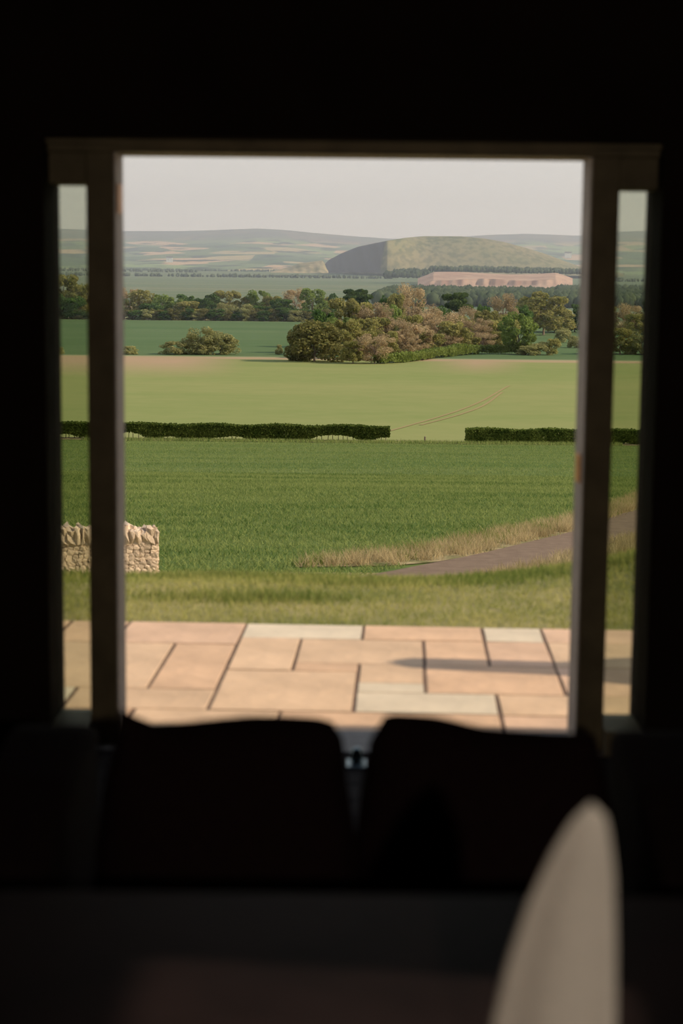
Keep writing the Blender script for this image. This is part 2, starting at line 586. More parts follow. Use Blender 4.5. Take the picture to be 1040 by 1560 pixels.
cushion(3.22, [(176, 1092), (195, 1103), (225, 1115), (270, 1113), (330, 1107), (375, 1103), (430, 1103), (485, 1106), (503, 1113)],
        [(176, 1060), (180, 1110), (160, 1200), (150, 1300), (160, 1480)],
        [(500, 1090), (505, 1112), (519, 1135), (525, 1200), (537, 1265), (540, 1350), (536, 1480)], 0.38, 0.075,
        'dark square cushion with a pricked-up far corner, left of the gap on the sofa')
cushion(3.22, [(586, 1103), (596, 1100), (625, 1101), (665, 1104), (700, 1111), (740, 1121), (800, 1126), (870, 1130), (912, 1131)],
        [(598, 1080), (588, 1104), (566, 1140), (556, 1190), (546, 1265), (542, 1350), (548, 1480)],
        [(905, 1090), (908, 1132), (925, 1200), (935, 1300), (925, 1480)], 0.38, 0.075,
        'dark square cushion with a sloping top, right of the gap on the sofa')

# ------------------------------------------------------------------ table, and a guessed pale cloth put in for a reflection
TZ = 0.75
TT = TZ - FZ
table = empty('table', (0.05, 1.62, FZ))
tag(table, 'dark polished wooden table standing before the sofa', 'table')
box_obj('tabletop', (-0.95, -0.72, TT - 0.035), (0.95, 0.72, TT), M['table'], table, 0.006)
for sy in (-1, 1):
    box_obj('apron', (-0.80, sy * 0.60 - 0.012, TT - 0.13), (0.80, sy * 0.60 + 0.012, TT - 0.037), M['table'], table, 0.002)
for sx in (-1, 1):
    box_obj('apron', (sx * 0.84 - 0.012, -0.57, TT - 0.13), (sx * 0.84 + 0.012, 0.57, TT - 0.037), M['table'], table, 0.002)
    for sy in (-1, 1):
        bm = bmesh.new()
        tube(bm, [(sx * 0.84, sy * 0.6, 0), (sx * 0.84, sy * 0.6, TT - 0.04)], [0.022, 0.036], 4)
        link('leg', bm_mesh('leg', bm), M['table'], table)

NY = 1.80
nap = empty('reflection_stand_in', (at(850, 1500, NY).x, NY, TZ))  # guessed cloth shape, put in for a pale blur of reflected light
tag(nap, 'guessed pale linen point on the dark table, standing in for a reflection', 'reflection_stand_in')


def stand_in_shell(name, out_l, out_r, bulge, y_off, twist):
    """curved upright cloth between a left and a right outline"""
    NV, NU = 26, 22
    P = np.zeros((NV, NU, 3))
    z_top = at(*out_l[0], NY).z
    for j in range(NV):
        z = (j / (NV - 1)) * (z_top - TZ) + TZ
        L = np.interp(z, [at(*q, NY).z for q in out_l][::-1], [at(*q, NY).x for q in out_l][::-1])
        R = np.interp(z, [at(*q, NY).z for q in out_r][::-1], [at(*q, NY).x for q in out_r][::-1])
        w = R - L
        for i in range(NU):
            u = i / (NU - 1)
            yy = y_off - 0.10 * (1 - u) * (w / 0.14) - bulge * math.sin(math.pi * u) * (w / 0.14) + 0.004 * math.sin(u * 9 + twist) * w / 0.14
            k = (NY + yy) / NY
            P[j, i] = ((L + u * w) * k - nap.location.x, yy, max(0, EYE + (z - EYE) * k - TZ))
    o = link(name, np_mesh(name, P.reshape(-1, 3), grid_faces(NV, NU), True), M['linen'], nap)
    sm = o.modifiers.new('thickness', 'SOLIDIFY')
    sm.thickness = 0.003
    return o


stand_in_shell('front_fold', [(896, 1226), (870, 1248), (838, 1300), (800, 1380), (770, 1470), (748, 1560), (735, 1680)],
             [(900, 1226), (920, 1244), (928, 1290), (930, 1400), (930, 1560), (930, 1680)], 0.018, 0.0, 0.3)
stand_in_shell('back_fold', [(908, 1262), (885, 1290), (860, 1350), (830, 1440), (800, 1560), (785, 1680)],
             [(914, 1262), (928, 1285), (934, 1330), (936, 1440), (936, 1560), (936, 1680)], -0.012, 0.03, 1.6)

# added fill light, hung unseen behind the camera to lift the dark room
fill_lamp = empty('added_fill_lamp', (0.45, -0.9, 1.95))
tag(fill_lamp, 'added warm fill light under a brown shade, hanging unseen from the ceiling', 'fill_lamp')
M['shade'] = mat('brown_lampshade', (0.16, 0.075, 0.03), 0.8, 0.15, 30)
bm = bmesh.new()
tube(bm, [(0, 0, 0.16), (0, 0, CEIL - 1.95)], [0.004, 0.004], 6)
link('cord', bm_mesh('cord', bm), M['sofa'], fill_lamp)
bm = bmesh.new()
n_ = 28
rings = [[bm.verts.new((r * math.cos(2 * math.pi * k / n_), r * math.sin(2 * math.pi * k / n_), z)) for k in range(n_)] for r, z in ((0.17, -0.06), (0.15, 0.02), (0.10, 0.11), (0.03, 0.16))]
for r0, r1 in zip(rings, rings[1:]):
    for k in range(n_):
        bm.faces.new((r0[k], r0[(k + 1) % n_], r1[(k + 1) % n_], r1[k]))
o = link('shade', bm_mesh('shade', bm, True), M['shade'], fill_lamp)
o.modifiers.new('thickness', 'SOLIDIFY').thickness = 0.003
m, n, l = new_mat('warm_bulb')
n.remove(n['Principled BSDF'])
em = n.new('ShaderNodeEmission')
em.inputs['Color'].default_value = (1, 0.72, 0.42, 1)
em.inputs['Strength'].default_value = 20
l.new(em.outputs[0], n['Material Output'].inputs['Surface'])
bm = bmesh.new()
lathe(bm, [(0.012, -0.02), (0.03, -0.045), (0.034, -0.07), (0.022, -0.095), (0.006, -0.103)], 16)
link('bulb', bm_mesh('bulb', bm, True), m, fill_lamp)
ld = bpy.data.lights.new('fill_light', 'POINT')
ld.energy = 95  # added fill strength for the interior faces
ld.color = (1.0, 0.80, 0.58)
ld.shadow_soft_size = 0.03
lo_ = bpy.data.objects.new('fill_light', ld)
C.objects.link(lo_)
lo_.parent = fill_lamp
lo_.location = (0, 0, -0.14)

# ------------------------------------------------------------------ patio of sandstone slabs
PA = math.radians(2.0)
patio = empty('patio', (0, 6.0, -0.2), -PA)
patio['kind'] = 'structure'
tag(patio, 'sandstone paved patio outside the door', None)
U = lambda k: 0.02 + 0.3075 * k
a_, b_r, b2, c_r, d_r, e_r, f_r, g_r = 2.97, 2.615, 2.44, 2.05, 1.88, 1.485, 1.12, 0.62
plan = [
    (-5, -4, b2, a_, 0), (-4, -2, b2, a_, 2), (-2, 0, b_r, a_, 3), (0, 2, b_r, a_, 0), (2, 3, b_r, a_, 3), (3, 5, b_r, a_, 2),
    (-5, -3, e_r, b2, 1), (-3, -2, e_r, b2, 0), (-2, -1, d_r, b_r, 1), (-1, 1, c_r, b_r, 1), (-1, 0, d_r, c_r, 0),
    (1, 2, c_r, b_r, 0), (2, 3, c_r, b_r, 2), (3, 5, c_r, b_r, 1), (0, 1, 1.67, c_r, 1), (0, 1, e_r, 1.67, 3), (1, 3, e_r, c_r, 0),
    (3, 5, e_r, c_r, 2), (-5, -4, f_r, e_r, 3), (-4, -2, f_r, e_r, 1), (-2, 0, f_r, d_r, 1), (0, 2, f_r, e_r, 3), (2, 4, f_r, e_r, 1),
    (4, 6, f_r, e_r, 0), (5, 6, e_r, a_, 0), (-5, -3, g_r, f_r, 0), (-3, -1, g_r, f_r, 1), (-1, 2, g_r, f_r, 0), (2, 4, g_r, f_r, 2), (4, 6, g_r, f_r, 1),
]
for k in range(-5, 6, 2):
    plan.append((k, k + 2 if k + 2 < 6 else 6, 0.24, g_r, abs(k) % 3))
rows = [a_, 2.44, 1.88, 1.485, 0.9, 0.24]
for k in list(range(-11, -5, 2)) + list(range(6, 16, 2)):
    for r0, r1 in zip(rows, rows[1:]):
        plan.append((k, k + 2, r1, r0, random.choice([0, 0, 1, 1, 2, 3])))
for (k0, k1, v0, v1, mi) in plan:
    u0, u1 = U(k0) + 0.009, U(k1) - 0.009
    v0, v1 = v0 + 0.007, v1 - 0.007
    du, dv = (u1 - u0) / 2, (v1 - v0) / 2
    bm = bmesh.new()
    hz = random.uniform(-0.001, 0.001)
    vs = box(bm, (-du, -dv, -0.04), (du, dv, 0.0), 0.002, 1)
    for v in bm.verts:
        v.co.x += random.uniform(-0.003, 0.003)
        v.co.y += random.uniform(-0.003, 0.003)
    s = link('slab', bm_mesh('slab', bm), SLABS[mi], patio)
    s.location = ((u0 + u1) / 2, (v0 + v1) / 2, hz)
o = box_obj('mortar_bed', (U(-11), 0.24, -0.06), (U(16), 2.97, -0.0035), M['mortar'], patio)

# closed parasol standing on the patio beyond the door's edge; its shadow falls across the slabs
m, n, l = new_mat('slate_canvas')
pb = n['Principled BSDF']
pb.inputs['Roughness'].default_value = 0.9
no = n.new('ShaderNodeTexNoise')
no.inputs['Scale'].default_value = 25
rr = n.new('ShaderNodeValToRGB')
rr.color_ramp.elements[0].color = (0.16, 0.18, 0.18, 1)
rr.color_ramp.elements[1].color = (0.24, 0.26, 0.25, 1)
l.new(no.outputs['Fac'], rr.inputs[0])
l.new(rr.outputs[0], pb.inputs['Base Color'])
tr, mx = n.new('ShaderNodeBsdfTransparent'), n.new('ShaderNodeMixShader')
tr.inputs['Color'].default_value = (0.8, 0.7, 0.65, 1)
mx.inputs[0].default_value = 0.28
l.new(pb.outputs[0], mx.inputs[1])
l.new(tr.outputs[0], mx.inputs[2])
l.new(mx.outputs[0], n['Material Output'].inputs['Surface'])
M['canvas'] = m
SH = c_(SUN_AZ) / math.tan(SUN_EL)
BX = 3.55
BYp = 8.09 - (BX - 0.27) * math.tan(-SUN_AZ)
tipz = (BX - 0.27) / SH
par = empty('parasol', (BX, BYp, -0.195))
tag(par, 'closed slate canvas parasol on a round base on the patio', 'parasol')
bm = bmesh.new()
lathe(bm, [(0.26, 0), (0.26, 0.05), (0.2, 0.075), (0.04, 0.085), (0.035, 0.25)], 24)
link('base', bm_mesh('base', bm), M['steel'], par)
bm = bmesh.new()
tube(bm, [(0, 0, 0.08), (0, 0, tipz - 0.08)], [0.02, 0.02], 10)
link('pole', bm_mesh('pole', bm), M['frame'], par)
bm = bmesh.new()
zs = [tipz - 0.10, tipz - 0.2, tipz - 0.5, tipz - 0.58, tipz - 0.66, tipz - 0.80, tipz - 0.95, tipz - 1.0]
rs_ = [0.105, 0.118, 0.13, 0.17, 0.25, 0.31, 0.33, 0.26]
n_ = 32
rings = [[bm.verts.new((r * (1 + 0.12 * math.cos(8 * 2 * math.pi * k / n_)) * math.cos(2 * math.pi * k / n_), r * (1 + 0.12 * math.cos(8 * 2 * math.pi * k / n_)) * math.sin(2 * math.pi * k / n_), z)) for k in range(n_)] for r, z in zip(rs_, zs)]
for r0, r1 in zip(rings, rings[1:]):
    for k in range(n_):
        bm.faces.new((r0[k], r0[(k + 1) % n_], r1[(k + 1) % n_], r1[k]))
canopy = link('canopy', bm_mesh('canopy', bm, True), M['canvas'], par)
bm = bmesh.new()
lathe(bm, [(0.128, tipz - 0.17), (0.118, tipz - 0.07), (0.06, tipz - 0.02), (0.02, tipz)], 20)
link('cap', bm_mesh('cap', bm, True), M['sofa'], canopy)


# ------------------------------------------------------------------ ground
def attr_node(n, name):
    a = n.new('ShaderNodeAttribute')
    a.attribute_name = name
    return a


def field_mat(name, layers, attrs=(), bump=0.0, bscale=1.0, rough=0.95):
    """layers: list of (scale vec, detail, colA, colB, lo, hi) mixed in order; attrs: (attribute, colour)"""
    m, n, l = new_mat(name)
    b = n['Principled BSDF']
    b.inputs['Roughness'].default_value = rough
    b.inputs['Specular IOR Level'].default_value = 0.05
    geo = n.new('ShaderNodeNewGeometry')
    prev = None
    for sc, det, ca, cb, lo, hi, fac in layers:
        mp = n.new('ShaderNodeMapping')
        mp.inputs['Scale'].default_value = sc
        l.new(geo.outputs['Position'], mp.inputs['Vector'])
        no = n.new('ShaderNodeTexNoise')
        no.inputs['Scale'].default_value = 1.0
        no.inputs['Detail'].default_value = det
        l.new(mp.outputs[0], no.inputs['Vector'])
        r = n.new('ShaderNodeValToRGB')
        r.color_ramp.elements[0].position, r.color_ramp.elements[1].position = lo, hi
        r.color_ramp.elements[0].color, r.color_ramp.elements[1].color = (*ca, 1), (*cb, 1)
        l.new(no.outputs['Fac'], r.inputs[0])
        if prev is None:
            prev = r.outputs[0]
        else:
            mx = n.new('ShaderNodeMixRGB')
            mx.inputs[0].default_value = fac
            l.new(prev, mx.inputs[1])
            l.new(r.outputs[0], mx.inputs[2])
            prev = mx.outputs[0]
    for an, col in attrs:
        a = attr_node(n, an)
        no = n.new('ShaderNodeTexNoise')
        no.inputs['Scale'].default_value = 0.15
        no.inputs['Detail'].default_value = 8
        l.new(geo.outputs['Position'], no.inputs['Vector'])
        ma = n.new('ShaderNodeMath')
        ma.operation = 'MULTIPLY_ADD'
        l.new(no.outputs['Fac'], ma.inputs[0])
        ma.inputs[1].default_value = 0.5
        ma.inputs[2].default_value = 0.72
        mu = n.new('ShaderNodeMath')
        mu.operation = 'MULTIPLY'
        mu.use_clamp = True
        l.new(a.outputs['Fac'], mu.inputs[0])
        l.new(ma.outputs[0], mu.inputs[1])
        mx = n.new('ShaderNodeMixRGB')
        l.new(mu.outputs[0], mx.inputs[0])
        l.new(prev, mx.inputs[1])
        mx.inputs[2].default_value = (*col, 1)
        prev = mx.outputs[0]
    l.new(prev, b.inputs['Base Color'])
    if bump:
        n2 = n.new('ShaderNodeTexNoise')
        n2.inputs['Scale'].default_value = bscale
        n2.inputs['Detail'].default_value = 6
        l.new(geo.outputs['Position'], n2.inputs['Vector'])
        bp = n.new('ShaderNodeBump')
        bp.inputs['Strength'].default_value = bump
        bp.inputs['Distance'].default_value = 0.1
        l.new(n2.outputs['Fac'], bp.inputs['Height'])
        l.new(bp.outputs[0], b.inputs['Normal'])
    return m


def land(name, ys, tmax, m, nx=60, label=None, attr=None, min_half=14):
    ys = np.asarray(ys, float)
    t = np.linspace(-1, 1, nx)
    Y, T = np.meshgrid(ys, t, indexing='ij')
    X = T * np.maximum(min_half, tmax * Y)
    Z = ground(X, Y)
    attrs = {}
    for an, fn in (attr or {}).items():
        attrs[an] = fn(X, Y).ravel()
    o = struct(name, np_mesh(name, np.stack([X, Y, Z], -1).reshape(-1, 3), grid_faces(len(ys), nx)[:, ::-1], True, attrs), m)
    if label:
        o['label'] = label
    return o


M['lawn'] = field_mat('lawn_turf', [
    ((2.2, 2.2, 1), 5, (0.21, 0.195, 0.07), (0.36, 0.295, 0.14), 0.35, 0.65, 1),
    ((0.7, 1.6, 1), 4, (0.12, 0.145, 0.035), (0.33, 0.28, 0.12), 0.38, 0.6, 0.6)], bump=0.5, bscale=9)
M['crop'] = field_mat('young_wheat', [
    ((0.9, 0.9, 1), 6, (0.075, 0.12, 0.026), (0.14, 0.18, 0.05), 0.35, 0.65, 1),
    ((0.03, 0.11, 1), 4, (0.065, 0.115, 0.024), (0.145, 0.17, 0.05), 0.35, 0.65, 0.6)], bump=0.3, bscale=3)
M['pale_field'] = field_mat('pale_spring_barley', [
    ((0.25, 0.25, 1), 6, (0.215, 0.245, 0.078), (0.262, 0.272, 0.098), 0.3, 0.7, 1),
    ((0.012, 0.03, 1), 3, (0.20, 0.24, 0.075), (0.28, 0.275, 0.105), 0.35, 0.65, 0.5)], attrs=[('soil', (0.40, 0.275, 0.165))])
M['back_field'] = field_mat('dark_wheat', [
    ((0.05, 0.05, 1), 5, (0.082, 0.135, 0.050), (0.105, 0.16, 0.062), 0.3, 0.7, 1),
    ((0.004, 0.03, 1), 3, (0.078, 0.135, 0.050), (0.135, 0.18, 0.078), 0.35, 0.7, 0.5)], attrs=[('soil', (0.42, 0.36, 0.2))])
M['plain'] = field_mat('distant_fields', [
    ((0.004, 0.01, 1), 4, (0.115, 0.155, 0.08), (0.145, 0.18, 0.095), 0.35, 0.65, 1),
    ((0.0012, 0.006, 1), 3, (0.10, 0.15, 0.07), (0.24, 0.215, 0.125), 0.45, 0.7, 0.5)])

land('lawn', np.concatenate([np.linspace(8.955, 13, 40), np.linspace(13.5, 36, 30)]), 0.5, M['lawn'], 90, 'grassy bank with worn and green patches beyond the patio')
land('wheat_field', np.geomspace(36, 176, 60), 0.5, M['crop'], 80, 'deep green young wheat field below the hedge', min_half=18)


def soil_fn(X, Y):
    px = 520 + X / Y * F_PX
    s = np.clip((Y - 300) / 70, 0, 1) * np.clip((370 - px) / 90, 0, 1) * np.clip((400 - Y) / 8, 0, 1)
    s2 = np.clip((Y - 320) / 60, 0, 1) * np.clip(1 - abs(px - 725) / 75, 0, 1)
    s3 = np.clip((Y - 384) / 6, 0, 1) * 0.9
    return np.maximum(np.maximum(s, s2), s3)


land('pale_field', np.concatenate([np.linspace(176, 370, 40), np.linspace(374, 396, 8)]), 0.5, M['pale_field'], 100, 'pale yellow-green field between the hedge and the copse', {'soil': soil_fn})
land('back_field', np.linspace(396, 720, 50), 0.5, M['back_field'], 60, 'dark green field below the far belt of trees',
     {'soil': lambda X, Y: np.clip((Y - 672) / 10, 0, 1) * np.clip((720 - Y) / 4, 0, 1) + np.clip((402 - Y) / 4, 0, 1) * 0.8})
land('distant_plain', np.concatenate([np.linspace(720, 2000, 20), np.linspace(2050, 4600, 24)]), 0.6, M['plain'], 80, 'hazy green plain stretching towards the hills')


def ribbon(name, far_px, near_px, m, lift, label, n=40):
    far = [p if isinstance(p, Vector) else on_ground(*p) for p in far_px]
    near = [p if isinstance(p, Vector) else on_ground(*p) for p in near_px]

    def resample(P):
        P = np.array([list(p) for p in P])
        d = np.r_[0, np.cumsum(np.linalg.norm(np.diff(P[:, :2], axis=0), axis=1))]
        t = np.linspace(0, d[-1], n)
        return np.stack([np.interp(t, d, P[:, k]) for k in range(2)], 1)
    A, B = resample(near), resample(far)
    K = 5
    G = np.stack([A + (B - A) * k / (K - 1) for k in range(K)], 1)
    Z = ground(G[..., 0], G[..., 1]) + lift
    o = struct(name, np_mesh(name, np.concatenate([G, Z[..., None]], -1).reshape(-1, 3), grid_faces(n, K), True), m)
    o['label'] = label
    return o, A, B


M['asphalt'] = field_mat('worn_asphalt', [((3, 3, 1), 6, (0.18, 0.125, 0.088), (0.24, 0.17, 0.118), 0.3, 0.7, 1)], bump=0.2, bscale=20)
M['verge'] = field_mat('dry_verge', [((1.5, 1.5, 1), 6, (0.13, 0.135, 0.045), (0.40, 0.31, 0.17), 0.35, 0.65, 1)], bump=0.6, bscale=6)
M['soil'] = field_mat('tractor_track_soil', [((1, 1, 1), 5, (0.29, 0.225, 0.105), (0.34, 0.26, 0.125), 0.3, 0.7, 1)])
verge, VA, VB = ribbon('verge', [(1060, 728), (985, 752), (940, 768), (870, 792), (800, 806), (700, 824), (600, 842), (540, 852), (450, 864)],
                       [(1060, 744), (985, 774), (940, 786), (870, 812), (800, 829), (720, 848), (640, 861), (560, 864), (450, 865)], M['verge'], 0.02,
                       'dry straw-coloured verge between the wheat and the lane')
lane, LA, LB = ribbon('lane', [(1060, 744), (985, 774), (940, 786), (870, 812), (800, 829), (720, 848), (640, 863), Vector((-0.2, 33.4, 0)), Vector((-2.2, 29.0, 0))],
                      [(1060, 784), (985, 814), (930, 829), (870, 848), (800, 866), Vector((2.6, 33.9, 0)), Vector((0.9, 30.0, 0)), Vector((-0.3, 27.4, 0))], M['asphalt'], 0.03,
                      'narrow brownish asphalt lane passing the wheat field')
for a, b in (((594, 657), (786, 588)), ((640, 648), (776, 598))):
    t0, t1 = on_ground(*a), on_ground(*b)
    side = Vector((t1.y - t0.y, t0.x - t1.x, 0)).normalized() * 0.2
    ts = np.linspace(0, 1, 20)
    wob = 1.5 * np.sin(ts * 4)
    Pm = np.array([[t0.x + (t1.x - t0.x) * t + w_, t0.y + (t1.y - t0.y) * t] for t, w_ in zip(ts, wob)])
    L = Pm + np.array([side.x, side.y])
    R = Pm - np.array([side.x, side.y])
    G = np.stack([L, R], 1)
    Z = ground(G[..., 0], G[..., 1]) + 0.05
    o = struct('tractor_track', np_mesh('tractor_track', np.concatenate([G, Z[..., None]], -1).reshape(-1, 3), grid_faces(20, 2), True), M['soil'])
    o['label'] = 'thin brown tractor track curving across the pale field'
# strip of dry ground under the hedge line
xs = np.linspace(-40, 45, 90)
G = np.stack([np.stack([xs, np.full_like(xs, yy) + 0.3 * np.sin(xs * 1.7 + yy)], 1) for yy in (172.8, 174.5, 176.2, 179.2)], 1)
Z = ground(G[..., 0], G[..., 1]) + 0.05
struct('hedge_verge', np_mesh('hedge_verge', np.concatenate([G, Z[..., None]], -1).reshape(-1, 3), grid_faces(90, 4), True), M['verge'])['label'] = 'strip of dry grass at the foot of the clipped hedges'


# ------------------------------------------------------------------ blades and tufts
def blades(name, X, Y, h, w, m, lean=0.35, label=None, cat=None, lift=0.0):
    n = len(X)
    Z = ground(X, Y) + lift
    ang = rng.uniform(0, 2 * np.pi, n)
    h = h * rng.uniform(0.6, 1.25, n)
    dx, dy = np.cos(ang) * w / 2, np.sin(ang) * w / 2
    la = rng.uniform(0, 2 * np.pi, n)
    ll = rng.uniform(0, lean, n) * h
    V = np.zeros((n, 3, 3))
    V[:, 0] = np.stack([X - dx, Y - dy, Z - 0.01], 1)
    V[:, 1] = np.stack([X + dx, Y + dy, Z - 0.01], 1)
    V[:, 2] = np.stack([X + np.cos(la) * ll, Y + np.sin(la) * ll, Z + h], 1)
    o = link(name, np_mesh(name, V.reshape(-1, 3), np.arange(n * 3).reshape(n, 3)), m)
    tag(o, label, cat, kind='stuff')
    return o


def scatter_fan(n, y0, y1, half, bias=2.0):
    Y = np.sqrt(rng.uniform(y0 ** bias, y1 ** bias, n)) if bias == 2.0 else rng.uniform(y0, y1, n)
    X = rng.uniform(-1, 1, n) * half * Y
    return X, Y


M['blade_lawn'] = leaf_mat('lawn_blades', (0.24, 0.275, 0.065), (0.57, 0.50, 0.18), 0.5, 1.3)
M['blade_green'] = leaf_mat('rank_grass_blades', (0.17, 0.235, 0.05), (0.36, 0.37, 0.11), 0.5, 1.3)
M['blade_crop'] = leaf_mat('wheat_blades', (0.052, 0.112, 0.02), (0.28, 0.315, 0.10), 0.5, 0.16, stretch=(-1.05, 0.35, 2.2), leafy=0.55)
M['blade_dry'] = leaf_mat('dry_grass_blades', (0.36, 0.275, 0.13), (0.66, 0.52, 0.29), 0.4, 0.8)

X, Y = scatter_fan(60000, 9.0, 14.0, 0.27)
X, Y = X, Y + 0.02
keep = Y > 9.05 - 0.035 * X
blades('lawn_grass', X[keep], Y[keep], 0.03, 0.008, M['blade_lawn'], 1.2, 'short straw-green grass covering the bank beyond the slabs', 'grass')
# ranker green patches
cx = rng.uniform(-3, 3, 26)
cy = rng.uniform(9.9, 11.7, 26)
px_ = np.repeat(cx, 420) + rng.normal(0, 0.30, 26 * 420)
py_ = np.repeat(cy, 420) + rng.normal(0, 0.13, 26 * 420)
keep = py_ > 9.3
blades('rank_grass', px_[keep], py_[keep], 0.055, 0.010, M['blade_green'], 1.0, 'longer deep green grass growing in patches on the bank', 'grass')
X, Y = scatter_fan(190000, 29, 90, 0.24)
X2, Y2 = scatter_fan(110000, 90, 172, 0.24)


def right_of_verge(X, Y):
    # keep the crop behind the verge line
    o = np.argsort(VB[:, 0])
    vy = np.interp(X, VB[o, 0], VB[o, 1])
    q = np.argsort(VA[:, 0])
    ny = np.interp(X, VA[q, 0], VA[q, 1])
    return np.where(X < VB[o[0], 0], Y > np.where(X < -2.4, 33.2, 29), (Y > vy + 0.2) | ((Y < ny - 0.05) & (X < np.interp(Y, [29.0, 33.4, 37.6], [-2.4, -0.4, 1.5]))))


k1 = right_of_verge(X, Y)
blades('wheat_crop', np.r_[X[k1], X2], np.r_[Y[k1], Y2], 0.10, 0.032, M['blade_crop'], 1.8, 'young green wheat leaves standing in the near field', 'crop')


def along(A, B, n, u0, u1):
    i = rng.uniform(0, len(A) - 1.001, n)
    i0 = i.astype(int)
    f = (i - i0)[:, None]
    P = A[i0] * (1 - f) + A[i0 + 1] * f
    Q = B[i0] * (1 - f) + B[i0 + 1] * f
    t = rng.uniform(u0, u1, n)[:, None]
    R = P + (Q - P) * t
    return R[:, 0], R[:, 1]


X, Y = along(VA, VB, 900, 0.05, 0.95)
X = np.repeat(X, 22) + rng.normal(0, 0.10, 900 * 22)
Y = np.repeat(Y, 22) + rng.normal(0, 0.10, 900 * 22)
blades('dry_grass', X, Y, 0.30, 0.02, M['blade_dry'], 1.2, 'tall dry straw-coloured grass along the far side of the lane', 'grass')
X, Y = along(VA, VB, 140, 0.3, 1.0)
X = np.repeat(X, 40) + rng.normal(0, 0.18, 140 * 40)
Y = np.repeat(Y, 40) + rng.normal(0, 0.18, 140 * 40)
blades('verge_weeds', X, Y, 0.28, 0.03, M['blade_green'], 1.0, 'green weeds among the dry grass beyond the lane', 'weeds')
nx_, ny_ = along(LA - np.array([0, 2.6]), LA - np.array([0, 0.0]), 420, 0, 1)
X = np.repeat(nx_, 26) + rng.normal(0, 0.12, 420 * 26)
Y = np.repeat(ny_, 26) + rng.normal(0, 0.12, 420 * 26)
blades('lane_edge_grass', X, Y, 0.26, 0.02, M['blade_dry'], 0.9, 'pale seeding grass along the house side of the lane', 'grass')
X, Y = rng.uniform(-26, 28, 9000), 174.2 + rng.normal(0, 1.3, 9000)
blades('hedge_foot_grass', X, Y, 0.35, 0.06, M['blade_crop'], 0.7, 'rough green grass along the foot of the clipped hedges', 'grass')


# ------------------------------------------------------------------ rubble stone wall
M['stone'] = mat('tan_rubble_stone', (0.60, 0.45, 0.315), 0.9, 0.25, 9, bump=0.3, bscale=30, rnd=0.22)
M['wall_core'] = mat('lime_mortar', (0.50, 0.375, 0.26), 0.95, 0.25, 14, bump=0.4)


def stone_mesh(name, seed, rough=0.16):
    r = random.Random(seed)
    bm = bmesh.new()
    bmesh.ops.create_cube(bm, size=1)
    bmesh.ops.subdivide_edges(bm, edges=bm.edges[:], cuts=1, use_grid_fill=True)
    for v in bm.verts:
        d = v.co.normalized()
        v.co = v.co.lerp(d * 0.62, 0.45) + Vector([r.uniform(-rough, rough) * 0.5 for _ in range(3)])
    me = bm_mesh(name, bm)
    me.materials.append(M['stone'])
    return me


ST = [stone_mesh('stone', s) for s in range(8)]
CP = [stone_mesh('coping_stone', 20 + s, 0.26) for s in range(6)]
WD = 32.0
WA = math.radians(20)
w_end = at(241, 800, WD)
wdir = Vector((-math.cos(WA), -math.sin(WA), 0))
wnor = Vector((math.sin(WA), -math.cos(WA), 0))
wall = empty('stone_wall', (w_end.x, WD, float(ground(w_end.x, WD)) - 0.3))
tag(wall, 'low tan rubble stone wall ending beside the wheat field', 'wall')
wall.rotation_euler = (0, 0, math.atan2(wdir.y, wdir.x))     # local +x runs along the wall, local +y = face (towards the house)
top_end = at(241, 818, WD).z - wall.location.z


def wtop(s):
    p = Vector((w_end.x, WD, 0)) + wdir * s
    g = float(ground(p.x, p.y)) - float(ground(w_end.x, WD))
    return top_end + g * 0.75


sgn = 1 if (Matrix.Rotation(wall.rotation_euler.z, 3, 'Z') @ Vector((0, 1, 0))).dot(wnor) > 0 else -1
WLEN = 5.4
bm = bmesh.new()
nseg = 12
vv = []
for i in range(nseg + 1):
    s = 0.03 + (WLEN - 0.03) * i / nseg
    vv.append([bm.verts.new((s, y, z)) for y, z in ((0.0, -0.2), (0.0, wtop(s) - 0.02), (-0.42 * sgn, wtop(s) - 0.02), (-0.42 * sgn, -0.2))])
for a, b in zip(vv, vv[1:]):
    for k in range(4):
        bm.faces.new((a[k], b[k], b[(k + 1) % 4], a[(k + 1) % 4]))
bm.faces.new(vv[0])
bm.faces.new(vv[-1][::-1])
link('core', bm_mesh('core', bm), M['wall_core'], wall)
rest = bmesh.new()
count = 0
s_row = 0
z = top_end + 0.05
lev = 0
for lev in range(15):
    s = random.uniform(0.0, 0.06)
    while s < WLEN:
        w_ = random.uniform(0.07, 0.135)
        h_ = random.uniform(0.058, 0.088)
        zc = wtop(s) - 0.05 - lev * 0.07 + random.uniform(-0.012, 0.012)
        dims = (w_ * 1.02, random.uniform(0.05, 0.09), h_ * 1.08)
        pos = (s + w_ / 2, 0.005 * sgn, zc)
        rot = (random.uniform(-.15, .15), random.uniform(-.25, .25), random.uniform(-.15, .15))
        if s < 2.2 and count < 260:
            o = link('stone', random.choice(ST), None, wall)
            o.location, o.scale, o.rotation_euler = pos, dims, rot
            count += 1
        else:
            mt = Matrix.LocRotScale(Vector(pos), __import__('mathutils').Euler(rot), Vector(dims))
            r = bmesh.ops.create_cube(rest, size=0.9, matrix=mt)
        s += w_
for lev in range(13):   # stones of the end face
    for q in range(3):
        o = link('stone', random.choice(ST), None, wall)
        o.location = (0.03, -sgn * (0.09 + q * 0.13), wtop(0) - 0.05 - lev * 0.088)
        o.scale = (0.10, 0.15, 0.095)
        o.rotation_euler = (random.uniform(-.2, .2), random.uniform(-.2, .2), random.uniform(-.2, .2))
        count += 1
me = bm_mesh('rubble', rest)
o = link('rubble', me, M['stone'], wall)
o['kind'] = 'stuff'
s = 0.0
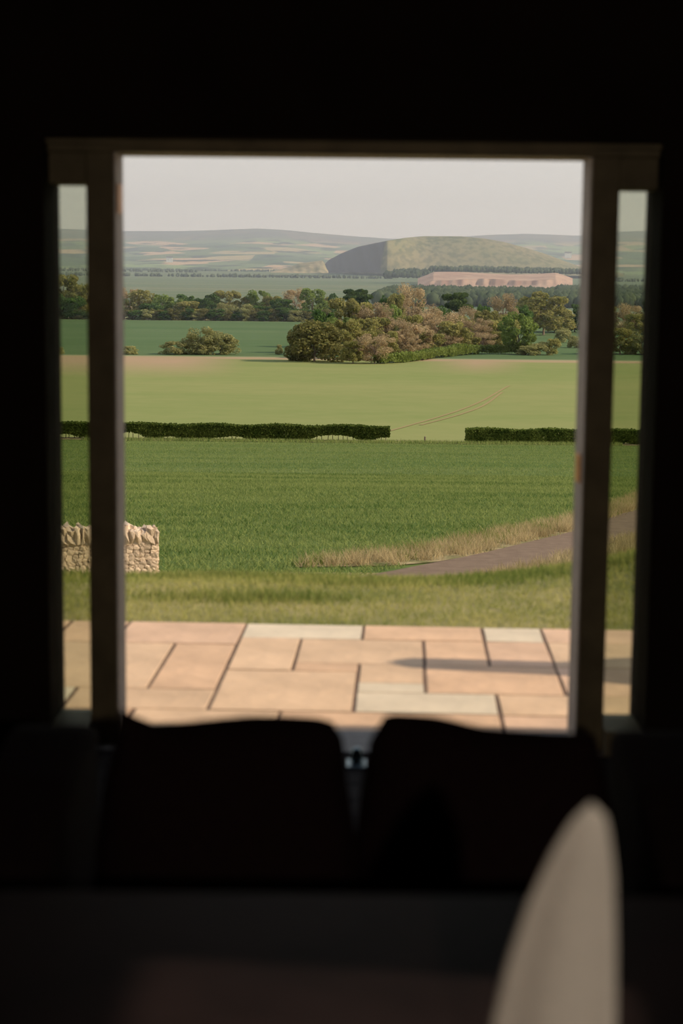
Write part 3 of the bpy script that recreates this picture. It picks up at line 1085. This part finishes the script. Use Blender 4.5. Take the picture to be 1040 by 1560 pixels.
while s < WLEN - 0.3:
    w_ = random.uniform(0.07, 0.15)
    for q in range(2):
        o = link('coping_stone', random.choice(CP), None, wall)
        hh = random.uniform(0.22, 0.34)
        o.scale = (w_ * 1.15, 0.26, hh)
        o.location = (s + w_ / 2, -sgn * (0.06 + 0.24 * q), wtop(s) + hh * 0.42 - 0.09)
        o.rotation_euler = (random.uniform(-.2, .2), random.uniform(-0.15, 0.4), random.uniform(-.2, .2))
    s += w_


# ------------------------------------------------------------------ foliage
def hill_noise(X, Y, s, seed):
    r = np.random.default_rng(seed)
    out = np.zeros_like(X)
    for k in range(14):
        f = s * 2 ** (k / 4.0)
        a, ph = r.uniform(0, 6.28), r.uniform(0, 6.28)
        out += np.sin((X * math.cos(a) + Y * math.sin(a)) / f + ph) * (f / s) ** -0.3 / 6
    return out


def quads(P, N, size, r):
    """random quads at points P (n,3), facing roughly N"""
    n = len(P)
    d = N + r.normal(0, 0.7, (n, 3))
    d /= np.linalg.norm(d, axis=1)[:, None] + 1e-9
    a = np.cross(d, r.normal(0, 1, (n, 3)))
    a /= np.linalg.norm(a, axis=1)[:, None] + 1e-9
    b = np.cross(d, a)
    sz = (size * r.uniform(0.6, 1.4, n))[:, None]
    a, b = a * sz, b * sz * 0.7
    V = np.stack([P - a - b, P + a - b, P + a + b, P - a + b], 1).reshape(-1, 3)
    return V, np.arange(4 * n).reshape(n, 4)


def crown_mesh(name, seed, kind, n_leaf=3600):
    """crown in a unit box: width 1 (x,y in -.5..5), height 0..1"""
    r = np.random.default_rng(seed)
    if kind == 'p':           # umbrella pine: flat tiers high up
        cs = []
        for t in range(15):
            z = r.uniform(0.35, 0.86)
            R = 0.42 * (1 - abs(z - 0.66) * 1.2)
            a = r.uniform(0, 6.28)
            q = R * r.uniform(0.1, 1.0)
            cs.append((q * math.cos(a), q * math.sin(a), z, r.uniform(0.10, 0.19), 0.34))
        low = 0.3
    elif kind == 's':         # shrub: foliage to the ground
        cs = []
        for t in range(38):
            z = r.uniform(0.04, 0.84)
            R = 0.40 * math.sqrt(max(0.05, 1 - (z / 0.95) ** 2.4))
            a = t * 2.4 + r.uniform(-0.5, 0.5)
            q = R * math.sqrt(r.uniform(0.3, 1.0))
            cs.append((q * math.cos(a), q * math.sin(a), z, r.uniform(0.10, 0.17), 0.85))
    else:
        cs = []
        for t in range(44):
            z = r.uniform(0.13, 0.88)
            R = 0.41 * math.sqrt(max(0.04, 1 - ((z - 0.52) / 0.46) ** 2))
            a = r.uniform(0, 6.28)
            q = R * math.sqrt(r.uniform(0.15, 1.0))
            cs.append((q * math.cos(a), q * math.sin(a), z, r.uniform(0.06, 0.16), 0.8))
    Ps, Ns = [], []
    per = n_leaf // len(cs)
    for (x, y, z, R, fl) in cs:
        d = r.normal(0, 1, (per, 3))
        d /= np.linalg.norm(d, axis=1)[:, None]
        rad = R * (r.uniform(0.55 if kind != 'b' else 0.1, 1.05, per) ** 0.5)[:, None]
        P = d * rad * np.array([1, 1, fl]) + np.array([x, y, z])
        Ps.append(P)
        Ns.append(d)
    P, N = np.concatenate(Ps), np.concatenate(Ns)
    P[:, 2] = np.clip(P[:, 2], 0.005, 1.02)
    V, Fc = quads(P, N, 0.018 if kind != 'b' else 0.011, r)
    # normalise to the unit box
    V[:, :2] *= 0.5 / np.percentile(np.abs(V[:, :2]), 99.5)
    V[:, 2] *= 1.0 / np.percentile(V[:, 2], 99.7)
    return np_mesh(name, V, Fc)


def trunk_mesh(name, seed, branchy=False):
    r = random.Random(seed)
    bm = bmesh.new()
    tube(bm, [(0, 0, -0.03), (0.008, 0, 0.15), (-0.01, 0.01, 0.35), (0.01, 0, 0.6)], [0.034, 0.026, 0.02, 0.008], 7)
    for k in range(12 if branchy else 6):
        z = r.uniform(0.12, 0.45)
        a = r.uniform(0, 6.28)
        R, H = r.uniform(0.2, 0.40), r.uniform(0.25, 0.48)
        tube(bm, [(0, 0, z), (math.cos(a) * R * 0.5, math.sin(a) * R * 0.5, z + H * 0.55), (math.cos(a) * R, math.sin(a) * R, min(0.96, z + H))], [0.013, 0.009, 0.003], 5)
    return bm_mesh(name, bm)


CROWNS = {k: [crown_mesh('crown', 100 * i + v, 'b' if k == 'b' else ('p' if k == 'p' else ('s' if k in 'wu' else 'r')), 6500 if k != 'b' else 8000) for v in range(3)]
          for i, k in enumerate('gobdpwu')}
TRUNKS = [trunk_mesh('trunk', s, s > 1) for s in range(4)]
for k, lst in CROWNS.items():
    for me in lst:
        me.materials.append(LEAF[k])
for i, t in enumerate(TRUNKS):
    t.materials.append(M['twig'] if i > 1 else M['trunk'])

WORD = {'g': 'fresh green', 'o': 'olive budding', 'b': 'pinkish-brown leafless', 'd': 'dark green', 'p': 'flat-topped dark pine', 'w': 'grey-green', 'u': 'dense bronze-green'}
tcount = 0


def tree(px, top, w, kind, D=None, base=None, label=None, group=None, where='', name=None):
    global tcount
    tcount += 1
    if D is None:
        g = on_ground(px, base)
        D = g.y
    T = at(px, top, D)
    z0 = float(ground(T.x, D))
    H = T.z - z0
    Wd = 1.22 * w / F_PX * D
    shrub = kind in 'wu' or H < 5.5
    nm = name or ('shrub' if shrub else ('pine_tree' if kind == 'p' else ('bare_tree' if kind == 'b' else 'broadleaf_tree')))
    root = empty(nm, (T.x, D, z0), random.uniform(0, 6.28))
    if label is None:
        noun = 'shrub' if shrub else ('' if kind == 'p' else 'tree')
        label = ' '.join(('%s %s %s' % (WORD[kind], noun, where)).split())
        group = group or label
    tag(root, label, 'shrub' if shrub else 'tree', group)
    cme = random.choice(CROWNS[kind])
    c = link('foliage' if kind != 'b' else 'twigs', cme, None, root)
    c.scale = (Wd, Wd, H)
    t = link('trunk', TRUNKS[random.randint(2, 3) if kind in 'bo' else random.randint(0, 1)], None, root)
    t.scale = (min(Wd, H) * 0.9, min(Wd, H) * 0.9, H)
    return root


OWN = {
    (622, 434): 'tallest pinkish-brown bare tree rising above the copse', (766, 448): 'bare pinkish tree rising behind the bright green tree of the copse',
    (497, 473): 'dark green tree just behind the dense bush at the copse corner', (518, 484): 'fresh green tree tucked behind the copse corner bush',
    (525, 455): 'tall domed olive tree under the dark flat-topped pine', (592, 465): 'yellow-green tree in the copse beside the tallest bare tree',
    (589, 452): 'narrow dark tree close beside the tallest bare tree of the copse', (602, 448): 'olive treetop touching the tallest bare tree of the copse',
    (672, 467): 'dark rounded tree between the tallest bare tree and the yellowish pine', (736, 465): 'small dark treetop behind the copse next to the yellowish pine',
    (790, 466): 'dark tree directly behind the bright green spreading tree', (642, 461): 'tiny dark treetop poking up beside the tallest bare tree',
    (712, 468): 'bare brown tree directly beneath the yellowish-topped pine', (668, 472): 'broadest pinkish-brown tree in the middle of the copse',
    (95, 419): 'tallest olive-brown tree of the far belt, seen through the sidelight', (450, 440): 'bare pinkish tree beside the bright green one in the far belt',
    (476, 440): 'bright green round tree at the copse end of the far belt', (213, 442): 'large brownish-olive tree of the far belt beside the door mullion',
    (285, 459): 'low domed olive tree standing in front of the far belt', (507, 447): 'small lone dark tree beside the flat-topped pine',
    (196, 439): 'bare pinkish tree of the far belt beside the door mullion'}
B_ = 'in the far tree belt behind the dark green field'
for px, top, w, k, D in [
        (-60, 440, 44, 'd', 690), (-20, 436, 48, 'o', 695), (22, 430, 46, 'g', 688), (56, 426, 46, 'o', 692), (95, 419, 56, 'o', 690), (124, 433, 34, 'o', 684), (84, 448, 28, 'd', 676), (110, 452, 34, 'd', 678), (148, 440, 40, 'o', 690), (170, 446, 34, 'g', 690),
        (196, 439, 32, 'b', 700), (213, 442, 40, 'o', 694), (232, 462, 30, 'd', 682), (248, 449, 34, 'g', 690), (266, 456, 26, 'g', 688), (287, 449, 38, 'd', 704), (285, 459, 42, 'o', 684),
        (311, 454, 26, 'd', 690), (322, 448, 30, 'd', 697), (346, 443, 40, 'o', 700), (341, 462, 30, 'w', 680), (366, 464, 40, 'w', 682), (376, 452, 26, 'o', 702),
        (393, 443, 34, 'g', 700), (400, 466, 34, 'd', 682), (414, 451, 28, 'o', 694), (429, 455, 34, 'd', 686), (450, 440, 34, 'b', 704), (448, 470, 34, 'd', 682),
        (476, 440, 38, 'g', 690), (507, 447, 14, 'd', 700), (493, 452, 24, 'o', 704), (465, 474, 30, 'd', 680)]:
    tree(px, top, w, k, D, label=OWN.get((px, top)), where=B_)
for i, px in enumerate(range(-76, 500, 15)):
    tree(px + random.uniform(-4, 4), random.uniform(468, 474), random.uniform(20, 28), 'wudud'[i % 5] if i % 5 != 2 else 'd', 676 + random.uniform(0, 3), where='at the foot of the far tree belt', name='shrub')
tree(538, 441, 50, 'p', 560, label='dark flat-topped pine standing above the left of the copse', group='pines above the copse')
W_ = 'in the mixed copse beyond the pale field'
tree(479, 489, 76, 'u', base=551, label='broad dense bronze-green bush at the near corner of the copse')
tree(460, 494, 40, 'u', base=550, label='dark rounded bush at the outer edge of the copse corner')
tree(571, 509, 54, 'b', base=554, label='low pinkish-brown bare tree forking from the ground at the copse edge')
tree(538, 520, 34, 'o', base=554, label='small olive bush between the copse corner and the forked bare tree', name='shrub')
for px, top, w, k, D in [
        (497, 473, 44, 'd', 420), (518, 484, 44, 'g', 410), (527, 487, 46, 'o', 395), (525, 455, 50, 'o', 450), (550, 462, 44, 'o', 455), (568, 462, 58, 'b', 450), (592, 465, 34, 'g', 455), (556, 486, 50, 'o', 410),
        (622, 434, 50, 'b', 500), (589, 452, 20, 'd', 500), (602, 448, 32, 'o', 495), (642, 461, 22, 'd', 500), (578, 484, 50, 'o', 415), (604, 486, 52, 'b', 410),
        (624, 480, 40, 'o', 425), (646, 466, 46, 'b', 440), (636, 494, 46, 'b', 412), (668, 472, 58, 'b', 425), (672, 467, 30, 'd', 480), (690, 490, 44, 'o', 415), (700, 482, 40, 'o', 440),
        (712, 468, 38, 'b', 470), (724, 485, 46, 'b', 425), (741, 473, 44, 'o', 440), (736, 465, 22, 'd', 490), (752, 488, 42, 'o', 425), (768, 480, 40, 'o', 435), (766, 448, 40, 'b', 500),
        (560, 505, 40, 'o', 395), (590, 505, 36, 'o', 402), (614, 508, 40, 'b', 405), (655, 505, 40, 'o', 412), (680, 508, 40, 'b', 414), (708, 506, 40, 'o', 416), (735, 506, 40, 'b', 418), (765, 505, 36, 'o', 420),
        (790, 466, 34, 'd', 500)]:
    tree(px, top, w, k, D + max(0, px - 560) * 0.13, label=OWN.get((px, top)), where=W_)
tree(698, 446, 42, 'p', 500, label='yellowish-topped pine rising above the middle of the copse', group=None)
tree(790, 477, 44, 'g', 425, label='bright green spreading tree at the right-hand end of the copse')
tree(829, 445, 68, 'o', 560, label='large golden-olive oak with a visible trunk beside the copse')
R_ = 'behind the golden oak beyond the copse'
for px, top, w, k, D in [(808, 474, 36, 'd', 590), (853, 470, 46, 'o', 580), (876, 464, 30, 'd', 590), (845, 480, 34, 'd', 585), (900, 462, 36, 'o', 590), (924, 466, 34, 'o', 590),
                         (955, 463, 44, 'b', 570), (985, 460, 34, 'd', 580), (968, 478, 34, 'o', 560), (1010, 468, 44, 'o', 570), (1040, 462, 44, 'd', 590)]:
    tree(px, top, w, k, D, where=R_)
H_ = 'in the field boundary by the bright green copse end'
for px, top, w, k, b in [(806, 525, 32, 'w', 541), (823, 521, 30, 'w', 541), (840, 516, 24, 'o', 541), (858, 500, 24, 'w', 522), (875, 512, 20, 'w', 530), (945, 500, 36, 'o', 540), (978, 503, 46, 'w', 540), (1012, 505, 40, 'w', 540), (905, 510, 30, 'w', 540)]:
    tree(px, top, w, k, base=b, where=H_, name='shrub')
for px, top, w, k, lab in [
        (305, 499, 44, 'w', 'tallest grey-green shrub of the clump in the pale field boundary'), (336, 505, 48, 'w', 'wide rounded grey-green shrub beside the tallest one of the clump'),
        (266, 520, 38, 'w', 'low spreading grey-green shrub beside the tallest one of the clump'), (198, 527, 22, 'w', 'small lone shrub on the pale field boundary near the door frame'),
        (425, 525, 10, 'w', 'tiny shrub on the field boundary beside the copse'), (88, 527, 18, 'w', 'small lone shrub seen through the sidelight pane')]:
    tree(px, top, w, k, base=540, label=lab, name='shrub')


# clipped hedges and undergrowth hedge
def hedge(name, path, h0, h1, thick, density, leaf, m, label, gap=0.0, stems=True, seed=1, cat='hedge', ragged=0.03):
    """foliage from h0 to h1 above ground, along a polyline of world points"""
    r = np.random.default_rng(seed)
    P = np.array([[p[0], p[1]] for p in path])
    d = np.r_[0, np.cumsum(np.linalg.norm(np.diff(P, axis=0), axis=1))]
    L = d[-1]
    n = int(L * density)
    t = r.uniform(0, L, n)
    X, Y = np.interp(t, d, P[:, 0]), np.interp(t, d, P[:, 1])
    # surface biased positions in the box section
    a = r.uniform(-1, 1, n)
    b = r.uniform(0, 1, n)
    sel = r.uniform(0, 1, n)
    a = np.where(sel < 0.45, -1 + np.abs(r.normal(0, 0.15, n)), np.where(sel < 0.6, 1 - np.abs(r.normal(0, 0.15, n)), a))
    b = np.where(sel > 0.72, 1 - np.abs(r.normal(0, 0.08, n)), b)
    lo = h0 + gap * np.clip(hill_noise(t, 0 * t, 0.5, seed) * 1.2 + 0.35, 0, 1)
    hi = h1 + 0.06 * (h1 - h0) * np.sin(t * 0.9) + ragged * (h1 - h0) * (r.normal(0, 1, n) + 6 * (ragged > 0.05) * hill_noise(t, 0 * t, 0.8, seed + 9))
    z = lo + (hi - lo) * np.clip(b, 0, 1.05)
    nx, ny = -np.gradient(P[:, 1]).mean(), np.gradient(P[:, 0]).mean()
    nl = math.hypot(nx, ny)
    X2, Y2 = X + nx / nl * a * thick / 2, Y + ny / nl * a * thick / 2
    Z = ground(X2, Y2) + z
    c0 = Vector((P[0, 0], P[0, 1], float(ground(P[0, 0], P[0, 1]))))
    root = empty(name, c0)
    tag(root, label, cat)
    Nn = np.stack([nx / nl * a, ny / nl * a, np.clip(b * 2 - 1, 0, 1)], 1)
    V, Fc = quads(np.stack([X2, Y2, Z], 1) - np.array(c0), Nn, leaf, r)
    link('foliage', np_mesh('foliage', V, Fc), m, root)
    if stems:
        bm = bmesh.new()
        for s in np.arange(0.3, L, 0.55):
            x, y = np.interp(s, d, P[:, 0]) + r.normal(0, 0.1), np.interp(s, d, P[:, 1]) + r.normal(0, 0.15)
            g = float(ground(x, y))
            tube(bm, [Vector((x, y, g - 0.1)) - c0, Vector((x + r.normal(0, .08), y, g + h0 + 0.5)) - c0], [0.05, 0.03], 5, False)
        o = link('stems', bm_mesh('stems', bm), M['trunk'], root)
        o['kind'] = 'stuff'
    return root


def at_y(px, D):
    d = ray(px, 660)
    return (d.x / d.y * D, D)


hedge('hedge', [at_y(-120, 177.5), at_y(593, 177.5)], 0.25, 1.62, 1.5, 900, 0.085, LEAF['h'], 'long clipped hedge with gaps at its foot, between wheat and pale field', gap=0.55, seed=3)
hedge('hedge', [at_y(709, 177.0), at_y(1160, 177.0)], 0.12, 1.48, 1.5, 900, 0.085, LEAF['h'], 'clipped hedge casting a shadow into the field gap beside it', gap=0.12, seed=4)
up_path = [on_ground(*p) for p in [(575, 555), (610, 553), (650, 548), (690, 543), (730, 540), (800, 541)]]
hedge('undergrowth_hedge', [(p.x, p.y + 2) for p in up_path], 0.2, 2.0, 2.2, 190, 0.2, LEAF['e'], 'bright green undergrowth hedge along the foot of the copse', gap=0.6, seed=5, ragged=0.09)

# little gate post in the hedge gap
p = on_ground(643, 668)
post = empty('fence_post', (p.x, 176.5, float(ground(p.x, 176.5))))
tag(post, 'short weathered post standing alone in the hedge gap', 'post')
bm = bmesh.new()
tube(bm, [(0, 0, -0.2), (0, 0, 0.62)], [0.09, 0.085], 8)
link('shaft', bm_mesh('shaft', bm), M['trunk'], post)
bm = bmesh.new()
tube(bm, [(0, 0, 0.62), (0, 0, 0.68)], [0.10, 0.05], 8)
link('cap', bm_mesh('cap', bm), M['twig'], post)


# ------------------------------------------------------------------ hills
def px_x(px, y):
    d = ray(px, 420)
    return d.x / d.y * y


def ridge_z(pts, px, D):
    py = np.interp(px, [p[0] for p in pts], [p[1] for p in pts])
    return np.array([at(a, b, D).z for a, b in zip(px, py)])


def patch_mat(name, cols, scale, wood, attrs=()):
    """patchwork of fields: voronoi cells with their own colours, streaks of woodland"""
    m, n, l = new_mat(name)
    b = n['Principled BSDF']
    b.inputs['Roughness'].default_value = 1.0
    b.inputs['Specular IOR Level'].default_value = 0.0
    geo = n.new('ShaderNodeNewGeometry')
    mp = n.new('ShaderNodeMapping')
    mp.inputs['Scale'].default_value = scale
    l.new(geo.outputs['Position'], mp.inputs['Vector'])
    vo = n.new('ShaderNodeTexVoronoi')
    vo.inputs['Scale'].default_value = 1.0
    l.new(mp.outputs[0], vo.inputs['Vector'])
    sp = n.new('ShaderNodeSeparateColor')
    l.new(vo.outputs['Color'], sp.inputs[0])
    r = n.new('ShaderNodeValToRGB')
    r.color_ramp.interpolation = 'CONSTANT'
    els = r.color_ramp.elements
    while len(els) < len(cols):
        els.new(0.5)
    for i, c in enumerate(cols):
        els[i].position = i / len(cols)
        els[i].color = (*c, 1)
    l.new(sp.outputs[0], r.inputs[0])
    no = n.new('ShaderNodeTexNoise')
    no.inputs['Scale'].default_value = 1.6
    no.inputs['Detail'].default_value = 7
    l.new(mp.outputs[0], no.inputs['Vector'])
    rr = n.new('ShaderNodeMapRange')
    rr.inputs['From Min'].default_value = 0.53
    rr.inputs['From Max'].default_value = 0.60
    l.new(no.outputs['Fac'], rr.inputs['Value'])
    mx = n.new('ShaderNodeMixRGB')
    l.new(rr.outputs[0], mx.inputs[0])
    l.new(r.outputs[0], mx.inputs[1])
    mx.inputs[2].default_value = (*wood, 1)
    prev = mx.outputs[0]
    for an, col in attrs:
        a = attr_node(n, an)
        m2 = n.new('ShaderNodeMixRGB')
        l.new(a.outputs['Fac'], m2.inputs[0])
        l.new(prev, m2.inputs[1])
        m2.inputs[2].default_value = (*col, 1)
        prev = m2.outputs[0]
    l.new(prev, b.inputs['Base Color'])
    return m


FAR = [(-500, 352), (80, 348), (190, 352), (280, 352), (340, 350), (390, 348), (430, 350), (480, 355), (540, 360), (600, 364), (680, 362), (740, 358), (800, 356), (880, 359), (940, 353), (1005, 351), (1500, 356)]
pxs = np.linspace(-500, 1500, 160)
ds = np.linspace(4550, 9400, 50)
s = (ds - ds[0]) / (ds[-1] - ds[0])
Rz = ridge_z(FAR, pxs, 9400)
X = np.array([[px_x(p, d) for d in ds] for p in pxs])
Yg = np.broadcast_to(ds, X.shape)
Zf = EYE + 15 + (Rz - EYE - 15)[:, None] * (0.25 * s + 0.75 * s ** 1.6)[None, :]
Zf = Zf + hill_noise(X, Yg, 420, 3) * 14 * np.sin(np.pi * s)[None, :]
heath = np.clip((s - 0.72) / 0.12, 0, 1)[None, :] * np.ones_like(X)
M['far_hill'] = patch_mat('hill_patchwork', [(0.15, 0.20, 0.08), (0.50, 0.34, 0.19), (0.20, 0.27, 0.09), (0.08, 0.13, 0.05), (0.40, 0.32, 0.15), (0.12, 0.17, 0.06)],
                          (0.0055, 0.0024, 0.0), (0.035, 0.055, 0.03), [('heath', (0.10, 0.095, 0.075))])
struct('far_hills', np_mesh('far_hills', np.stack([X, Yg, Zf], -1).reshape(-1, 3), grid_faces(160, 50), True, {'heath': (heath * 0.85).ravel()}), M['far_hill'])['label'] = 'long hazy range of hills on the horizon'

# the quarried hill
HQ = [(484, 413), (492, 406), (500, 397), (520, 387), (545, 377), (570, 371), (590, 367), (615, 363), (645, 361), (700, 361), (735, 364), (765, 369), (800, 378), (830, 387), (860, 398), (880, 405), (910, 413), (950, 416)]
pxs = np.concatenate([np.linspace(484, 600, 50), np.linspace(603, 950, 90)])
sv = np.linspace(0, 1.5, 50)
base_z = EYE + 13
V, rock = [], []
for p in pxs:
    D0 = 3300 + max(0, 588 - p) * 4.2
    D1 = 3300 + max(0, 588 - p) * 4.2 + (60 if p < 586 else 60 + (1 - math.cos(min(1, (p - 586) / 70) * math.pi)) * 0.5 * 300)
    top = ridge_z(HQ, np.array([p]), D1)[0]
    for q in sv:
        D = D0 + (D1 - D0) * min(q, 1) + max(0, q - 1) * 900
        if q <= 1:
            f = math.sin(q * math.pi / 2) ** 0.95
        else:
            f = 1 - ((q - 1) / 0.5) ** 2
        z = base_z - 3 + (top - base_z + 3) * f
        V.append((px_x(p, D), D, z))
        rock.append(np.clip((580 + 10 * q - p) / 3, 0, 1) * (1 if 0.02 < q < 0.93 else 0.2))
V = np.array(V)
nz = hill_noise(V[:, 0], V[:, 1], 60, 9)
rk = np.array(rock)
V[:, 1] += nz * (10 + 26 * rk) + rk * 9 * np.sin(V[:, 0] * 0.23 + V[:, 2] * 0.05)
V[:, 2] += hill_noise(V[:, 0], V[:, 1], 60, 8) * 3.0
M['quarry_hill'] = field_mat('hill_grassland', [
    ((0.02, 0.02, 0.02), 6, (0.14, 0.15, 0.06), (0.27, 0.225, 0.11), 0.35, 0.65, 1),
    ((0.005, 0.004, 0.01), 4, (0.13, 0.15, 0.06), (0.32, 0.24, 0.14), 0.4, 0.7, 0.5),
    ((0.09, 0.03, 0.09), 5, (0.07, 0.085, 0.04), (0.26, 0.225, 0.115), 0.40, 0.56, 0.55)], attrs=[('rock', (0.105, 0.085, 0.09))])
hq = struct('quarried_hill', np_mesh('quarried_hill', V, grid_faces(len(pxs), len(sv)), True, {'rock': rock}), M['quarry_hill'])
hq['label'] = 'whale-backed grassy hill with a quarried dark rock face at its end'

# pale spoil mound left of the hill
SP = [(415, 413), (440, 407), (455, 401), (475, 398), (492, 396), (499, 413)]
pxs = np.linspace(412, 500, 30)
V = []
for p in pxs:
    top = ridge_z(SP, np.array([p]), 3280)[0]
    for q in np.linspace(0, 1, 10):
        D = 3200 + 160 * q
        V.append((px_x(p, D), D + 6 * math.sin(p * 0.5 + q * 5), base_z - 3 + (top - base_z + 3) * math.sin(q * math.pi / 2)))
M['spoil'] = field_mat('quarry_spoil', [((0.03, 0.03, 0.03), 6, (0.15, 0.15, 0.08), (0.42, 0.33, 0.19), 0.35, 0.65, 1)])
struct('spoil_mound', np_mesh('spoil_mound', np.array(V), grid_faces(30, 10), True), M['spoil'])['label'] = 'pale spoil mound at the foot of the dark rock face'

# red terraced quarry below the hill
pxs = np.linspace(636, 872, 180)
V, red = [], []
for i, p in enumerate(pxs):
    e = np.clip(min((p - 636) / 24, (872 - p) / 26), 0, 1)
    jag = 16 * float(hill_noise(np.array([p]), np.array([0.0]), 2.5, 6)[0])
    ybase, ylip, yback = 436, 436 - 9.5 * e - 1.5 * e * math.sin(p * 0.045), 424 - 8 * e - 2 * e * math.sin(p * 0.03)
    for q, (yy, D) in enumerate(((452, 2150), (ybase, 2200), (ybase - 2 * e, 2222 + jag), (ylip, 2232 + jag), (ylip - 1.0, 2270), (yback + 3, 2340), (yback, 2420), (yback + 4, 2500))):
        w_ = at(p, yy, D)
        V.append((w_.x, w_.y, w_.z if q else w_.z - 5))
        red.append(float(np.clip(hill_noise(np.array([p]), np.array([0.0]), 3.0, 5)[0] * 1.1 + 0.35, 0, 0.75)) * e if 2 <= q <= 3 else 0)
M['red_quarry'] = field_mat('red_sandstone_quarry', [((0.02, 0.02, 0.02), 5, (0.40, 0.235, 0.155), (0.52, 0.35, 0.24), 0.35, 0.65, 1), ((0.05, 0.02, 0.25), 4, (0.30, 0.19, 0.15), (0.50, 0.36, 0.26), 0.35, 0.65, 0.5)], attrs=[('cliff', (0.22, 0.125, 0.095))])
struct('red_quarry', np_mesh('red_quarry', np.array(V), grid_faces(len(pxs), 8), False, {'cliff': red}), M['red_quarry'])['label'] = 'pinkish-red terraced quarry below the whale-backed hill'


# distant woods: uncountable small trees
def wood(name, rows, n, hgt, m, label, seed):
    """rows: list of (px0,px1,py_ground,D); small conical-round crowns"""
    r = np.random.default_rng(seed)
    bm = bmesh.new()
    bmesh.ops.create_icosphere(bm, subdivisions=1, radius=1)
    base = np.array([v.co[:] for v in bm.verts])
    fc = np.array([[v.index for v in f.verts] for f in bm.faces])
    bm.free()
    Vs, Fs = [], []
    k = 0
    tot = sum(abs(q[1] - q[0]) for q in rows)
    for (p0, p1, g0, g1, D0, D1) in rows:
        for t in range(int(n * abs(p1 - p0) / tot)):
            f = r.uniform()
            px = p0 + (p1 - p0) * f
            D = D0 + (D1 - D0) * r.uniform()
            g = at(px, g0 + (g1 - g0) * f, D).z if g0 else float(ground(px_x(px, D), D))
            h = hgt * r.uniform(0.6, 1.25)
            v = base * np.array([h * 0.42, h * 0.42, h * 0.55]) * r.uniform(0.8, 1.2, (len(base), 1)) + np.array([px_x(px, D), D, g + h * 0.5])
            Vs.append(v)
            Fs.append(fc + k)
            k += len(base)
    o = link(name, np_mesh(name, np.concatenate(Vs), np.concatenate(Fs)), m)
    tag(o, label, 'woodland', kind='stuff')
    return o


M['far_wood'] = leaf_mat('distant_woodland', (0.035, 0.055, 0.03), (0.10, 0.125, 0.06), 0.1, 0.02, 0)
rows = [(572 + q * 3, 905, None, None, 1090 + q * 75, 1170 + q * 75) for q in range(7)]
rows += [(850, 1030, None, None, 1100 + q * 130, 1230 + q * 130) for q in range(7)]
wood('plantation', rows, 6500, 7.5, M['far_wood'], 'dark plantation woodland below the red quarry', 31)
wood('shelter_belt', [(585, 640, 423, 423, 2500, 2520), (588, 660, 420, 420, 2560, 2600), (600, 700, 417, 416, 2620, 2660), (655, 890, 413, 418, 2600, 2660), (700, 890, 412, 417, 2700, 2760)], 900, 7, M['far_wood'], 'dark shelter belt of trees along the foot of the whale-backed hill', 32)
wood('far_hedgerows', [(60, 300, None, None, 3550, 3600), (60, 420, None, None, 4300, 4400), (200, 480, None, None, 4480, 4590), (60, 600, None, None, 3040, 3060), (900, 1010, None, None, 3000, 3050)], 900, 5.5, M['far_wood'], 'lines of hedgerow trees crossing the hazy plain', 33)
# small white farmhouses on the plain
M['whitewash'] = mat('whitewash', (0.8, 0.78, 0.74), 0.9, 0.05, 1)
M['slate'] = mat('slate_roof', (0.14, 0.13, 0.14), 0.8, 0.1, 1)
for px, py, D, lab in ((258, 393, 4900, 'tiny white farmhouse on the hazy slope below the hills'), (865, 386, 4700, 'tiny white building on the slope behind the whale-backed hill')):
    q = at(px, py, D)
    hs = empty('farmhouse', (q.x, D, q.z - 4))
    tag(hs, lab, 'building')
    box_obj('walls', (-9, -4, -8), (9, 4, 5), M['whitewash'], hs)
    bm = bmesh.new()
    v = [bm.verts.new(c) for c in ((-9.4, -4.5, 5), (9.4, -4.5, 5), (9.4, 4.5, 5), (-9.4, 4.5, 5), (-9.4, 0, 8.5), (9.4, 0, 8.5))]
    for f in ((0, 1, 5, 4), (2, 3, 4, 5), (0, 4, 3), (1, 2, 5), (0, 3, 2, 1)):
        bm.faces.new([v[i] for i in f])
    link('roof', bm_mesh('roof', bm), M['slate'], hs)

# ------------------------------------------------------------------ haze over the plain
m, n, l = new_mat('air_haze')
n.remove(n['Principled BSDF'])
vs_ = n.new('ShaderNodeVolumeScatter')
vs_.inputs['Color'].default_value = (0.82, 0.91, 1.0, 1)
vs_.inputs['Density'].default_value = 0.00015
vs_.inputs['Anisotropy'].default_value = 0.2
l.new(vs_.outputs[0], n['Material Output'].inputs['Volume'])
m.cycles.homogeneous_volume = True if hasattr(m.cycles, 'homogeneous_volume') else None
hz = box_obj('haze', (-9000, 320, -60), (9000, 11500, 420), m)
tag(hz, 'thin blue haze hanging over the plain and the distant hills', 'haze', kind='stuff')
